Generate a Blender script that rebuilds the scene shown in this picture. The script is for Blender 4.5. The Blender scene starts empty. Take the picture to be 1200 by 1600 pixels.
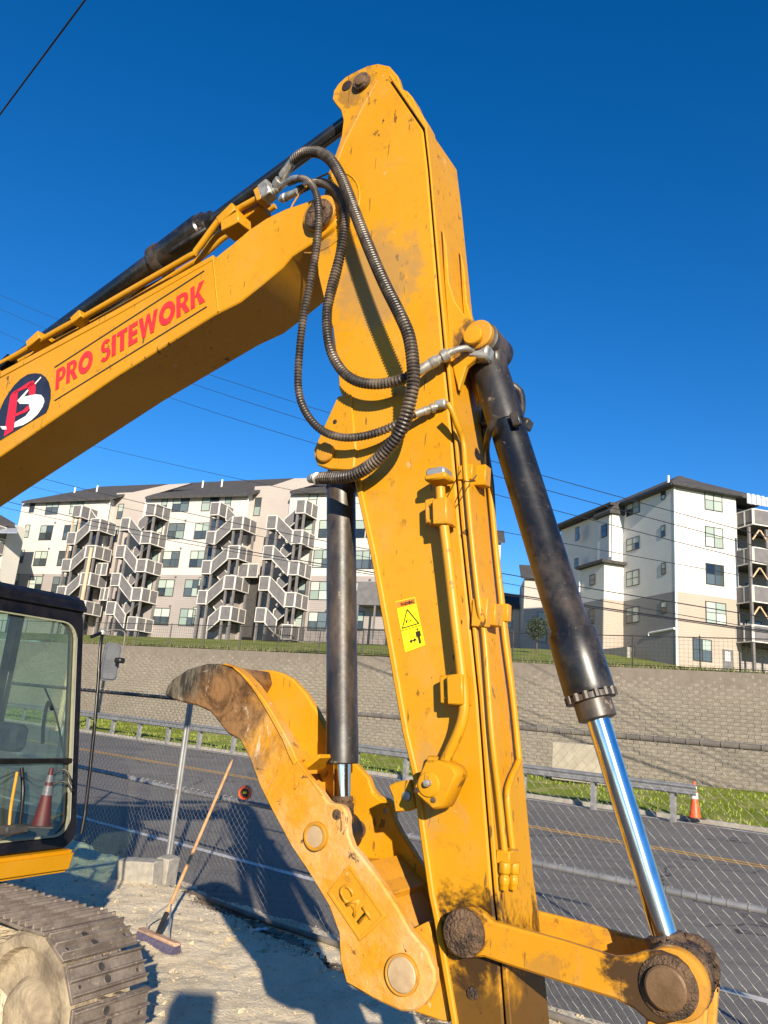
import bpy, bmesh, math, random
from mathutils import Vector, Matrix, noise
R = math.radians
random.seed(7)
S = bpy.context.scene
COL = S.collection

# ------------------------------------------------------------------ camera
FPX = 1200.0
_roll, _pitch = R(4.846), R(14.571)
_f = Vector((0, math.cos(_pitch), math.sin(_pitch)))
_u0 = Vector((0, -math.sin(_pitch), math.cos(_pitch)))
_r0 = Vector((1, 0, 0))
CR = _r0 * math.cos(_roll) + _u0 * math.sin(_roll)
CU = -_r0 * math.sin(_roll) + _u0 * math.cos(_roll)
CAM = Vector((0, 0, 1.85))
cam = bpy.data.cameras.new('camera')
cam.sensor_fit = 'VERTICAL'
cam.sensor_height = 36.0
cam.lens = 27.0
cam.clip_start = 0.05
cam.clip_end = 6000
co = bpy.data.objects.new('camera', cam)
COL.objects.link(co)
m = Matrix((CR, CU, -_f)).transposed().to_4x4()
m.translation = CAM
co.matrix_world = m
S.camera = co

# ------------------------------------------------------------------ light
SUN = Vector((-0.1566, 0.9337, -0.3220)).normalized()      # way the sunlight travels
sl = bpy.data.lights.new('sun', 'SUN')
sl.energy = 5.0
sl.angle = R(0.53)
sl.color = (1.0, 0.88, 0.70)
so = bpy.data.objects.new('sun', sl)
so.rotation_euler = SUN.to_track_quat('-Z', 'Y').to_euler()
so.location = (6, -20, 20)
COL.objects.link(so)
W = bpy.data.worlds.new('World')
S.world = W
W.use_nodes = True
nt = W.node_tree
bg = nt.nodes['Background']
sky = nt.nodes.new('ShaderNodeTexSky')
sky.sky_type = 'NISHITA'
sky.sun_disc = False
sky.sun_elevation = R(19)
sky.sun_rotation = math.atan2(-SUN.x, -SUN.y)
sky.altitude = 1500
sky.air_density = 1.0
sky.dust_density = 0.05
sky.ozone_density = 3.0
hs = nt.nodes.new('ShaderNodeHueSaturation')
hs.inputs['Hue'].default_value = 0.507
hs.inputs['Saturation'].default_value = 1.33
hs.inputs['Value'].default_value = 1.0
nt.links.new(sky.outputs[0], hs.inputs['Color'])
nt.links.new(hs.outputs[0], bg.inputs['Color'])
bg.inputs['Strength'].default_value = 0.098
S.view_settings.view_transform = 'Standard'
S.view_settings.look = 'None'
S.view_settings.exposure = 0.85
S.view_settings.gamma = 1
S.view_settings.use_curve_mapping = False


# ------------------------------------------------------------------ helpers
def ray(x, y):
    return _f + CR * ((x - 600) / FPX) + CU * ((800 - y) / FPX)


def ground(x, y, z=0.0):
    d = ray(x, y)
    return CAM + d * ((z - CAM.z) / d.z)


def onplane(x, y, p, n):
    d = ray(x, y)
    return CAM + d * ((p - CAM).dot(n) / d.dot(n))


def atdepth(x, y, zc):
    return CAM + ray(x, y) * zc


class MB:
    """collects geometry, builds ONE mesh object"""
    def __init__(self):
        self.v = []; self.f = []; self.m = []; self.mi = 0

    def add(self, vs, fs):
        b = len(self.v)
        self.v += [tuple(p) for p in vs]
        self.f += [tuple(i + b for i in f) for f in fs]
        self.m += [self.mi] * len(fs)
        return self

    def box(self, x0, x1, y0, y1, z0, z1, xf=None):
        vs = [(x, y, z) for z in (z0, z1) for y in (y0, y1) for x in (x0, x1)]
        if xf: vs = [xf(*p) for p in vs]
        return self.add(vs, [(0, 2, 3, 1), (4, 5, 7, 6), (0, 1, 5, 4), (2, 6, 7, 3), (0, 4, 6, 2), (1, 3, 7, 5)])

    def bar(self, a, b, w, h, up=Vector((0, 0, 1))):
        a = Vector(a); b = Vector(b); d = (b - a).normalized()
        s = d.cross(up)
        if s.length < 1e-4: s = d.cross(Vector((0, 1, 0)))
        s.normalize(); u = s.cross(d)
        vs = []
        for p in (a, b):
            for i, j in ((-1, -1), (1, -1), (1, 1), (-1, 1)):
                vs.append(p + s * (i * w / 2) + u * (j * h / 2))
        return self.add(vs, [(0, 1, 2, 3), (7, 6, 5, 4), (0, 4, 5, 1), (1, 5, 6, 2), (2, 6, 7, 3), (3, 7, 4, 0)])

    def prism(self, a, b):
        """a, b : two matching rings of points"""
        n = len(a)
        self.add(list(a) + list(b), [tuple(range(n)), tuple(range(2 * n - 1, n - 1, -1))] +
                 [(i, i + n, (i + 1) % n + n, (i + 1) % n) for i in range(n)])
        return self

    def ringbox(self, outer, inner, d):
        """frame between two matching loops, thickness vector d"""
        n = len(outer); d = Vector(d)
        vs = [Vector(p) for p in outer] + [Vector(p) for p in inner]
        vs += [p + d for p in vs]
        fs = []
        for i in range(n):
            j = (i + 1) % n
            fs += [(i, j, n + j, n + i), (2 * n + j, 2 * n + i, 3 * n + i, 3 * n + j),
                   (j, i, 2 * n + i, 2 * n + j), (n + i, n + j, 3 * n + j, 3 * n + i)]
        return self.add(vs, fs)

    def tube(self, pts, r, n=10, cap=True):
        pts = [Vector(p) for p in pts]
        rs = r if isinstance(r, (list, tuple)) else [r] * len(pts)
        t = [(pts[min(i + 1, len(pts) - 1)] - pts[max(i - 1, 0)]).normalized() for i in range(len(pts))]
        a = t[0].orthogonal().normalized(); vs = []
        for i, p in enumerate(pts):
            a = (a - t[i] * a.dot(t[i])).normalized(); b = t[i].cross(a)
            for k in range(n):
                q = 2 * math.pi * k / n
                vs.append(p + (a * math.cos(q) + b * math.sin(q)) * rs[i])
        fs = []
        for i in range(len(pts) - 1):
            for k in range(n):
                fs.append((i * n + k, i * n + (k + 1) % n, (i + 1) * n + (k + 1) % n, (i + 1) * n + k))
        if cap:
            fs.append(tuple(range(n - 1, -1, -1))); fs.append(tuple(range((len(pts) - 1) * n, len(pts) * n)))
        return self.add(vs, fs)

    def lathe(self, a, b, prof, n=28):
        """prof: list of (distance along a->b as metres, radius)"""
        a = Vector(a); d = (Vector(b) - a).normalized()
        e = d.orthogonal().normalized(); g = d.cross(e); vs = []
        for h, r in prof:
            for k in range(n):
                q = 2 * math.pi * k / n
                vs.append(a + d * h + (e * math.cos(q) + g * math.sin(q)) * max(r, 1e-4))
        fs = []
        for i in range(len(prof) - 1):
            for k in range(n):
                fs.append((i * n + k, i * n + (k + 1) % n, (i + 1) * n + (k + 1) % n, (i + 1) * n + k))
        fs.append(tuple(range(n - 1, -1, -1))); fs.append(tuple(range((len(prof) - 1) * n, len(prof) * n)))
        return self.add(vs, fs)

    def build(self, name, mats, parent=None, bevel=0, smooth=False, seg=1):
        me = bpy.data.meshes.new(name)
        me.from_pydata(self.v, [], self.f)
        if not isinstance(mats, (list, tuple)): mats = [mats]
        for mm in mats: me.materials.append(mm)
        if len(mats) > 1: me.polygons.foreach_set('material_index', self.m)
        bm = bmesh.new(); bm.from_mesh(me)
        bmesh.ops.recalc_face_normals(bm, faces=bm.faces)
        if bevel:
            ed = [e for e in bm.edges if len(e.link_faces) == 2 and e.calc_face_angle(0) > R(28)]
            bmesh.ops.bevel(bm, geom=ed, offset=bevel, segments=seg, affect='EDGES', clamp_overlap=True)
        bm.to_mesh(me); bm.free()
        if smooth or bevel:
            me.shade_smooth(); me.set_sharp_from_angle(angle=R(36))
        o = bpy.data.objects.new(name, me); COL.objects.link(o)
        if parent is not None: o.parent = parent
        return o


def tag(o, label=None, cat=None, group=None, kind=None):
    if label: o['label'] = label
    if cat: o['category'] = cat
    if group: o['group'] = group
    if kind: o['kind'] = kind
    return o


def empty(name, loc=(0, 0, 0), rz=0.0, label=None, cat=None, group=None):
    o = bpy.data.objects.new(name, None); COL.objects.link(o)
    o.location = loc; o.rotation_euler = (0, 0, rz); o.empty_display_size = .2
    return tag(o, label, cat, group)


def inst(src, parent, name=None, mw=None):
    o = src.copy(); COL.objects.link(o); o.parent = parent
    if mw is not None: o.matrix_basis = mw
    return o


def catmull(pts, step):
    pts = [Vector(p) for p in pts]
    P = [pts[0] * 2 - pts[1]] + pts + [pts[-1] * 2 - pts[-2]]
    out = []
    for i in range(1, len(P) - 2):
        a, b, c, d = P[i - 1:i + 3]
        n = max(2, int((c - b).length / step))
        for k in range(n):
            t = k / n
            out.append(.5 * ((2 * b) + (c - a) * t + (2 * a - 5 * b + 4 * c - d) * t * t + (3 * b - a - 3 * c + d) * t ** 3))
    out.append(pts[-1])
    return out


def resample(pts, step):
    out = [pts[0]]; acc = 0
    for a, b in zip(pts, pts[1:]):
        L = (b - a).length; p = 0
        while acc + (L - p) >= step:
            p += step - acc; acc = 0; out.append(a.lerp(b, p / L))
        acc += L - p
    return out


# ------------------------------------------------------------------ materials
class NT:
    def __init__(self, name):
        self.m = bpy.data.materials.new(name); self.m.use_nodes = True
        self.t = self.m.node_tree; self.p = self.t.nodes['Principled BSDF']
        self.tc = self.t.nodes.new('ShaderNodeTexCoord')

    def n(self, k, **kw):
        o = self.t.nodes.new(k)
        for a, b in kw.items(): setattr(o, a, b)
        return o

    def l(self, a, b): self.t.links.new(a, b)

    def coord(self, scale=(1, 1, 1), src='Object', rot=(0, 0, 0)):
        mp = self.n('ShaderNodeMapping'); mp.inputs['Scale'].default_value = scale; mp.inputs['Rotation'].default_value = rot
        self.l(self.tc.outputs[src], mp.inputs[0]); return mp.outputs[0]

    def noise(self, s, det=4, rough=.55, vec=None, dist=0):
        o = self.n('ShaderNodeTexNoise'); o.inputs['Scale'].default_value = s; o.inputs['Detail'].default_value = det
        o.inputs['Roughness'].default_value = rough; o.inputs['Distortion'].default_value = dist
        self.l(vec if vec is not None else self.tc.outputs['Object'], o.inputs['Vector'])
        return o.outputs['Fac']

    def ramp(self, fac, a, b, inv=False):
        o = self.n('ShaderNodeMapRange'); o.interpolation_type = 'SMOOTHSTEP'
        o.inputs['From Min'].default_value = a; o.inputs['From Max'].default_value = b
        if inv: o.inputs['To Min'].default_value = 1; o.inputs['To Max'].default_value = 0
        self.l(fac, o.inputs['Value']); return o.outputs[0]

    def math(self, op, a, b=None):
        o = self.n('ShaderNodeMath'); o.operation = op
        for i, x in enumerate((a, b)):
            if x is None: continue
            if isinstance(x, (int, float)): o.inputs[i].default_value = x
            else: self.l(x, o.inputs[i])
        return o.outputs[0]

    def mix(self, fac, a, b):
        o = self.n('ShaderNodeMix'); o.data_type = 'RGBA'
        if isinstance(fac, (int, float)): o.inputs[0].default_value = fac
        else: self.l(fac, o.inputs[0])
        for i, x in ((6, a), (7, b)):
            if isinstance(x, tuple): o.inputs[i].default_value = (*x, 1)
            else: self.l(x, o.inputs[i])
        return o.outputs[2]

    def fin(self, col, rough=.6, metal=0, bump=None, bs=.2, bd=.01, spec=.5, coat=0):
        p = self.p
        if isinstance(col, tuple): p.inputs['Base Color'].default_value = (*col, 1)
        else: self.l(col, p.inputs['Base Color'])
        if isinstance(rough, (int, float)): p.inputs['Roughness'].default_value = rough
        else: self.l(rough, p.inputs['Roughness'])
        if isinstance(metal, (int, float)): p.inputs['Metallic'].default_value = metal
        else: self.l(metal, p.inputs['Metallic'])
        p.inputs['Specular IOR Level'].default_value = spec
        p.inputs['Coat Weight'].default_value = coat
        if bump is not None:
            b = self.n('ShaderNodeBump'); b.inputs['Strength'].default_value = bs; b.inputs['Distance'].default_value = bd
            self.l(bump, b.inputs['Height']); self.l(b.outputs[0], p.inputs['Normal'])
        return self.m


def simple(name, a, b, scale=8, rough=.6, metal=0, bs=.2, bd=.01, det=5, spec=.5, lo=.35, hi=.65):
    t = NT(name); n = t.noise(scale, det); n2 = t.noise(scale * 6, 3)
    return t.fin(t.mix(t.ramp(n, lo, hi), a, b), rough, metal, t.math('ADD', n, n2), bs, bd, spec)


def paint(name, base, dust=.35, speck=.5, wear=.1, dustcol=(.42, .27, .11), rough=.38, stains=()):
    t = NT(name)
    big = t.noise(1.6, 5, .6)
    c = t.mix(t.ramp(big, .3, .75), base, tuple(min(1, x * 1.12 + .008) for x in base))
    # pale dust film in soft patches
    d = t.math('MULTIPLY', t.ramp(t.noise(3.1, 8, .68), .50, .78), dust)
    c = t.mix(d, c, dustcol)
    # thin vertical run marks
    run = t.noise(1, 4, .6, t.coord((38, 38, 3)))
    c = t.mix(t.math('MULTIPLY', t.ramp(run, .60, .80), dust * .55), c, (.36, .22, .07))
    # small dark specks and short scratches
    sp = t.noise(1, 3, .6, t.coord((30, 30, 19)))
    gate = t.ramp(t.noise(2.6, 3), .42, .66)
    sp = t.math('MULTIPLY', t.math('MULTIPLY', t.ramp(sp, .635, .68), gate), speck)
    c = t.mix(sp, c, (.055, .028, .012))
    sc = t.noise(1, 2, .5, t.coord((70, 70, 9), rot=(0, .5, .2)))
    c = t.mix(t.math('MULTIPLY', t.ramp(sc, .70, .73), speck * .8), c, (.10, .055, .02))
    mot = t.noise(13, 9, .78, dist=.4)
    c = t.mix(t.math('MULTIPLY', t.ramp(mot, .52, .70), dust), c, (.26, .125, .02))
    ch = t.noise(1, 3, .6, t.coord((120, 120, 90)))
    c = t.mix(t.math('MULTIPLY', t.math('MULTIPLY', t.ramp(ch, .66, .70), t.ramp(t.noise(1.9, 4), .45, .6)), speck), c, (.05, .03, .015))
    if wear:
        w = t.ramp(t.noise(5.5, 8, .72, dist=.6), .64, .70)
        c = t.mix(t.math('MULTIPLY', w, wear), c, (.16, .095, .05))
        w2 = t.ramp(t.noise(11, 6, .7), .66, .70)
        c = t.mix(t.math('MULTIPLY', w2, wear * .8), c, (.55, .50, .44))
    if stains:
        sx = t.n('ShaderNodeSeparateXYZ'); t.l(t.tc.outputs['Object'], sx.inputs[0]); nz = t.math('MULTIPLY', t.math('SUBTRACT', t.noise(9, 6, .7, dist=.5), .5), .42)
        for (x0, z0, ra, k, colr) in stains:
            dx = t.math('SUBTRACT', sx.outputs[0], x0); dz = t.math('SUBTRACT', sx.outputs[2], z0)
            dd = t.math('SQRT', t.math('ADD', t.math('MULTIPLY', dx, dx), t.math('MULTIPLY', dz, dz)))
            c = t.mix(t.math('MULTIPLY', t.ramp(t.math('ADD', dd, nz), ra * .6, ra * 1.15, True), k), c, colr)
    r = t.math('ADD', t.math('MULTIPLY', t.noise(7, 5), .25), rough - .1)
    bmp = t.math('ADD', t.noise(6, 2), t.math('MULTIPLY', t.noise(160, 2), .06))
    return t.fin(c, r, 0, bmp, .10, .006, .32)


YEL = (.465, .214, .003)
M = {}
M['yel'] = paint('yellow paint', YEL, .30, .9, .22)
M['yelclean'] = paint('clean yellow paint', (.48, .216, .002), .12, .3, .04, rough=.33)
M['yelstick'] = paint('stick yellow paint', YEL, .42, 1, .30, stains=[(3.80, 1.27, .13, .95, (.022, .012, .006)), (3.86, 1.02, .26, .85, (.045, .024, .010)), (2.98, 3.76, .17, .75, (.16, .11, .06)), (3.30, 3.42, .20, .5, (.20, .15, .09)), (3.74, 3.10, .10, .9, (.08, .045, .02)), (3.08, 4.40, .10, .6, (.13, .075, .03)), (3.14, 2.74, .10, .6, (.12, .07, .03)), (3.62, 1.62, .14, .35, (.30, .2, .1))])
M['yeldust'] = paint('dusty yellow paint', (.50, .22, .008), .75, .9, .6, dustcol=(.48, .31, .14), rough=.5)
M['yelend'] = paint('greasy yellow paint', (.42, .19, .012), .8, 1, .9, dustcol=(.30, .18, .08), rough=.55)
# thumb: paint that gives way to bare brown steel near the tip (object space x,z gradient of real wear)
t = NT('worn thumb steel')
basep = t.mix(t.ramp(t.noise(2.4, 8, .7), .40, .74), (.50, .22, .008), (.55, .38, .20))
vz = t.n('ShaderNodeSeparateXYZ'); t.l(t.tc.outputs['Object'], vz.inputs[0])
hgt = t.math('SUBTRACT', vz.outputs[2], t.math('MULTIPLY', vz.outputs[0], 1.05))   # grows towards the tip
nn = t.math('MULTIPLY', t.math('SUBTRACT', t.noise(5.0, 8, .7, dist=.8), .5), 1.5)
e = t.math('ADD', hgt, nn)
c = t.mix(t.math('MULTIPLY', t.ramp(e, -1.62, -1.25), .93), basep, t.mix(t.ramp(t.noise(6, 9, .78, dist=1.5), .40, .60), (.045, .024, .013), (.20, .105, .045)))
c = t.mix(t.ramp(t.noise(14, 7, .75, dist=1.2), .60, .67), c, (.07, .038, .02))
c = t.mix(t.math('MULTIPLY', t.ramp(t.noise(8, 8, .8, dist=2), .60, .66), .8), c, (.42, .34, .25))
c = t.mix(t.math('MULTIPLY', t.ramp(t.noise(1, 5, .7, t.coord((30, 30, 8), rot=(0, .9, 0))), .63, .69), .7), c, (.60, .50, .38))
c = t.mix(t.ramp(t.math('ADD', hgt, t.math('MULTIPLY', nn, .25)), -1.02, -.88), c, t.mix(t.ramp(t.noise(1, 6, .7, t.coord((60, 60, 14), rot=(0, .8, 0))), .42, .58), (.03, .026, .018), (.115, .095, .065)))
M['yellink'] = paint('link yellow paint', (.47, .21, .006), .7, 1, .7, dustcol=(.44, .28, .12), rough=.5, stains=[(4.30, 1.29, .105, .95, (.030, .017, .009)), (3.79, 1.30, .085, .9, (.04, .022, .01)), (4.05, 1.25, .05, .4, (.2, .11, .04))])
M['thumb'] = t.fin(c, .6, 0, t.math('ADD', t.noise(30, 6), t.noise(7, 4)), .6, .009, .3)
# black cylinder paint with dust, chips and scratches
t = NT('black cylinder paint')
c = t.mix(t.ramp(t.noise(3, 8, .75), .44, .74), (.006, .006, .006), (.075, .058, .042))
c = t.mix(t.math('MULTIPLY', t.ramp(t.noise(1, 6, .75, t.coord((5, 5, 60), rot=(0, .5, 0))), .62, .72), .45), c, (.16, .14, .12))
c = t.mix(t.math('MULTIPLY', t.ramp(t.noise(1, 6, .75, t.coord((60, 60, 5))), .62, .70), .5), c, (.20, .17, .14))
c = t.mix(t.math('MULTIPLY', t.ramp(t.noise(34, 6, .8, dist=1), .63, .70), .7), c, (.26, .20, .14))
M['blk'] = t.fin(c, t.math('ADD', t.math('MULTIPLY', t.noise(9, 5), .35), .16), 0, t.noise(70, 4), .08, .003, .6)
t = NT('dusty black cylinder paint')
c = t.mix(t.ramp(t.noise(2.5, 8, .72, t.coord((1.5, 1.5, .6))), .42, .72), (.012, .011, .011), (.12, .085, .055))
c = t.mix(t.math('MULTIPLY', t.ramp(t.noise(18, 6, .75), .60, .68), .7), c, (.27, .21, .14))
M['blkdust'] = t.fin(c, t.math('ADD', t.math('MULTIPLY', t.noise(9, 5), .4), .22), 0, t.noise(60, 4), .12, .004, .6)
M['darkrod'] = simple('rod with painted dark reflection', (.010, .011, .013), (.03, .03, .032), 5, .16, 0, .02, .001, spec=.8)  # stands for chrome; its dark reflection is put into the base colour
t = NT('chrome rod'); M['chrome'] = t.fin(t.mix(t.ramp(t.noise(1, 4, .5, t.coord((60, 60, 2))), .45, .7), (.80, .82, .86), (.62, .64, .68)), .13, 1.0)
M['grime'] = simple('grease and dirt', (.028, .016, .009), (.13, .075, .038), 22, .62, 0, .9, .012)
M['pinpale'] = simple('dusty pin', (.46, .34, .20), (.36, .25, .14), 16, .6, 0, .3, .003)
M['pin'] = simple('pin steel', (.12, .07, .03), (.17, .10, .05), 24, .5, .2, .3, .003)
M['zinc'] = simple('zinc fitting', (.30, .28, .24), (.50, .48, .43), 30, .42, .6, .3, .003)
t = NT('ribbed hose cover'); c = t.mix(t.ramp(t.noise(9, 6, .7), .42, .68), (.026, .021, .018), (.15, .115, .085)); M['hose'] = t.fin(c, .42, 0, t.noise(60, 3), .2, .002, .5)
M['hosedark'] = simple('black rubber', (.012, .011, .011), (.05, .04, .03), 14, .45, 0, .2, .003)
M['darkmetal'] = simple('dark painted steel', (.004, .004, .005), (.012, .010, .010), 9, .30, 0, .05, .002, spec=.22)
M['red'] = simple('red vinyl lettering', (.80, .022, .022), (.70, .03, .025), 30, .45)
M['black'] = simple('black vinyl line', (.02, .015, .012), (.03, .02, .015), 30, .5)
M['navy'] = simple('dark navy vinyl', (.012, .014, .028), (.02, .022, .04), 12, .4)
M['logored'] = simple('logo red vinyl', (.62, .012, .028), (.56, .014, .03), 20, .42)
M['white'] = simple('white vinyl', (.80, .79, .74), (.72, .70, .66), 20, .5)
M['decalyel'] = simple('sticker yellow', (.92, .78, .0), (.86, .72, .01), 20, .4)
M['decalor'] = simple('sticker orange', (.85, .20, .02), (.80, .22, .03), 20, .4)
M['decalbk'] = simple('sticker black', (.03, .015, .01), (.04, .02, .01), 20, .5)
# track steel
t = NT('track shoe steel'); c = t.mix(t.ramp(t.noise(7, 7, .7), .35, .65), (.11, .085, .068), (.22, .18, .145))
c = t.mix(t.ramp(t.noise(30, 5, .7), .58, .70), c, (.40, .31, .22)); M['track'] = t.fin(c, .62, .15, t.noise(26, 6), .5, .006)
M['idler'] = simple('idler caked in sand', (.36, .29, .19), (.15, .115, .08), 5, .85, 0, .8, .012)
M['darkdirt'] = simple('dark crusted dirt', (.30, .24, .165), (.17, .135, .095), 5, .95, 0, 1, .03)
M['ground'] = simple('worn ground', (.045, .043, .04), (.065, .06, .055), .5, .95)
M['sandpile'] = simple('packed sand', (.60, .50, .35), (.42, .34, .23), 9, .95, 0, 1, .02)
# glass: part clear, part mirror, lightly tinted
def glass(name, tint, refl=.16, rough=.02, dirt=.12):
    m = bpy.data.materials.new(name); m.use_nodes = True; t = m.node_tree
    t.nodes.remove(t.nodes['Principled BSDF']); out = t.nodes['Material Output']
    tr = t.nodes.new('ShaderNodeBsdfTransparent'); tr.inputs[0].default_value = (*tint, 1)
    gl = t.nodes.new('ShaderNodeBsdfGlossy'); gl.inputs['Roughness'].default_value = rough
    df = t.nodes.new('ShaderNodeBsdfDiffuse'); df.inputs[0].default_value = (.5, .55, .45, 1)
    fr = t.nodes.new('ShaderNodeLayerWeight'); fr.inputs[0].default_value = .5
    pw = t.nodes.new('ShaderNodeMath'); pw.operation = 'POWER'; pw.inputs[1].default_value = 4
    ad = t.nodes.new('ShaderNodeMath'); ad.operation = 'MULTIPLY_ADD'; ad.inputs[1].default_value = .6; ad.inputs[2].default_value = refl
    t.links.new(fr.outputs['Facing'], pw.inputs[0])
    nz = t.nodes.new('ShaderNodeTexNoise'); nz.inputs['Scale'].default_value = 5; nz.inputs['Detail'].default_value = 6
    mu = t.nodes.new('ShaderNodeMath'); mu.operation = 'MULTIPLY'; mu.inputs[1].default_value = dirt
    m1 = t.nodes.new('ShaderNodeMixShader'); m2 = t.nodes.new('ShaderNodeMixShader')
    t.links.new(pw.outputs[0], ad.inputs[0]); t.links.new(ad.outputs[0], m1.inputs[0])
    t.links.new(tr.outputs[0], m1.inputs[1]); t.links.new(gl.outputs[0], m1.inputs[2])
    t.links.new(nz.outputs[0], mu.inputs[0]); t.links.new(mu.outputs[0], m2.inputs[0])
    t.links.new(m1.outputs[0], m2.inputs[1]); t.links.new(df.outputs[0], m2.inputs[2])
    t.links.new(m2.outputs[0], out.inputs[0])
    return m
M['cabglass'] = glass('tinted cab glass', (.80, .88, .83), .06, .01, .07)
# setting
t = NT('asphalt'); n = t.noise(120, 3); b = t.noise(.45, 5, .6, t.coord((1, 1, 1), 'Generated') if 0 else None)
c = t.mix(t.ramp(b, .35, .7), (.155, .143, .126), (.20, .183, .16)); c = t.mix(t.ramp(n, .55, .75), c, (.27, .245, .205))
c = t.mix(t.math('MULTIPLY', t.ramp(t.noise(1, 5, .7, t.coord((.25, 6, 1), rot=(0, 0, R(38)))), .45, .72), .5), c, (.07, .066, .06))
vo = t.n('ShaderNodeTexVoronoi'); vo.feature = 'DISTANCE_TO_EDGE'; vo.inputs['Scale'].default_value = .42; wv = t.n('ShaderNodeVectorMath'); wv.operation = 'ADD'; nzc = t.n('ShaderNodeTexNoise'); nzc.inputs['Scale'].default_value = 1.5; nzc.inputs['Detail'].default_value = 8; t.l(t.tc.outputs['Object'], nzc.inputs[0]); t.l(t.tc.outputs['Object'], wv.inputs[0]); t.l(nzc.outputs['Color'], wv.inputs[1]); t.l(wv.outputs[0], vo.inputs['Vector'])
c = t.mix(t.math('MULTIPLY', t.ramp(vo.outputs['Distance'], .004, .012, True), t.ramp(t.noise(.3, 3), .45, .6)), c, (.03, .028, .026))
c = t.mix(t.math('MULTIPLY', t.ramp(t.noise(.8, 6, .7), .56, .70), .6), c, (.19, .165, .13))
M['asphalt'] = t.fin(c, .85, 0, n, .4, .006, .3)
t = NT('dirt'); n = t.noise(3.2, 8, .7); f = t.noise(45, 6, .7)
c = t.mix(t.ramp(n, .35, .68), (.70, .575, .385), (.80, .68, .48)); c = t.mix(t.ramp(f, .60, .68), c, (.38, .30, .20))
c = t.mix(t.ramp(t.noise(.9, 5, .6), .58, .72), c, (.42, .34, .24)); c = t.mix(t.ramp(t.noise(90, 3), .68, .74), c, (.74, .66, .52))
M['dirt'] = t.fin(c, .95, 0, t.math('ADD', f, n), .9, .02, .2)
def grassmat(name, a, b, dry, k=.6):
    t = NT(name); n = t.noise(1.1, 6, .65); f = t.noise(16, 5, .7)
    c = t.mix(t.ramp(f, .35, .65), a, b); c = t.mix(t.math('MULTIPLY', t.ramp(n, .48, .64), k), c, dry)
    return t.fin(c, .9, 0, f, 1, .05, .2)
M['grass'] = grassmat('verge grass', (.14, .19, .012), (.24, .29, .022), (.40, .34, .14), .75)
M['lawn'] = grassmat('upper lawn', (.11, .15, .02), (.19, .23, .03), (.33, .26, .13), .85)
M['blade'] = simple('grass blades', (.14, .19, .015), (.28, .32, .04), 3, .8)
M['roadyel'] = simple('yellow road paint', (.62, .34, .05), (.48, .28, .07), 3, .7, lo=.4, hi=.7)
M['roadwhite'] = simple('white road paint', (.62, .60, .55), (.42, .40, .37), 2.5, .7, lo=.4, hi=.7)
M['kerb'] = simple('concrete edge', (.30, .275, .235), (.24, .22, .185), 3, .9)
t = NT('retaining block'); gi = t.n('ShaderNodeNewGeometry'); oi = t.n('ShaderNodeObjectInfo')
rnd = t.math('FRACT', t.math('ADD', gi.outputs['Random Per Island'], oi.outputs['Random']))
c = t.mix(rnd, (.235, .205, .168), (.275, .24, .197)); c = t.mix(t.ramp(t.noise(5, 6, .7, t.coord((1, 1, 3))), .42, .70), c, (.205, .175, .14)); c = t.mix(t.ramp(t.noise(9, 5, .7, t.coord((.6, .6, 3))), .60, .72), c, (.36, .32, .26)); c = t.mix(t.math('MULTIPLY', t.ramp(t.noise(.22, 6, .65, t.coord((1, 1, .4))), .42, .66), .5), c, (.17, .145, .115))
M['block'] = t.fin(c, .95, 0, t.noise(8, 7, .7), 1, .06, .2)
M['wallback'] = simple('wall joint backing', (.16, .135, .11), (.19, .16, .13), 3, .95)  # colour of the core seen between the blocks
M['galv'] = simple('galvanised steel', (.33, .33, .33), (.25, .25, .25), 6, .5, .5, .1, .003)
M['wire'] = simple('galvanised wire', (.22, .21, .19), (.15, .14, .125), 12, .5, .4)
M['blackrail'] = simple('black coated rail', (.015, .014, .014), (.04, .035, .03), 10, .5)
M['brownrail'] = simple('weathered rail', (.16, .14, .12), (.24, .21, .17), 8, .55, .3)
M['cable'] = simple('overhead cable', (.012, .014, .022), (.02, .022, .03), 2, .6)
M['concrete'] = simple('concrete block', (.33, .305, .26), (.25, .23, .20), 14, .9, 0, .5, .006)
M['wood'] = simple('broom wood', (.62, .36, .17), (.50, .27, .11), 14, .5)
M['woodhead'] = simple('broom head wood', (.46, .30, .20), (.36, .22, .14), 16, .65)
M['bristle'] = simple('violet bristles', (.075, .068, .13), (.12, .105, .17), 60, .7)
M['coneor'] = simple('orange plastic', (.85, .075, .012), (.78, .09, .02), 9, .45)
M['conewh'] = simple('reflective white band', (.80, .79, .76), (.70, .68, .64), 20, .4)
M['black2'] = simple('black rubber base', (.02, .02, .02), (.04, .035, .03), 20, .7)
M['litter'] = simple('white wrapper', (.78, .77, .74), (.5, .5, .5), 20, .6)
def siding(name, a, b, pitch=.2):
    t = NT(name); n = t.noise(.35, 4)
    w = t.n('ShaderNodeTexWave'); w.wave_profile = 'SAW'; w.bands_direction = 'Z'; w.inputs['Scale'].default_value = 1 / pitch * .1591 * 2
    t.l(t.tc.outputs['Object'], w.inputs[0])
    c = t.mix(t.ramp(n, .3, .7), a, b); c = t.mix(t.ramp(w.outputs[1], .0, .16, True), c, tuple(x * .62 for x in a))
    return t.fin(c, .7, 0, w.outputs[1], .6, .03)
M['cream'] = siding('cream siding', (.55, .52, .47), (.60, .565, .52))
M['taupe'] = siding('taupe siding', (.31, .275, .262), (.345, .305, .292))
M['pinkish'] = siding('beige pink siding', (.40, .35, .315), (.44, .385, .345))
M['whitesid'] = siding('white siding', (.62, .60, .565), (.68, .66, .62))
M['greysid'] = siding('grey siding', (.25, .235, .225), (.29, .27, .26))
M['tansid'] = siding('tan siding', (.37, .305, .25), (.41, .34, .28))
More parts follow.
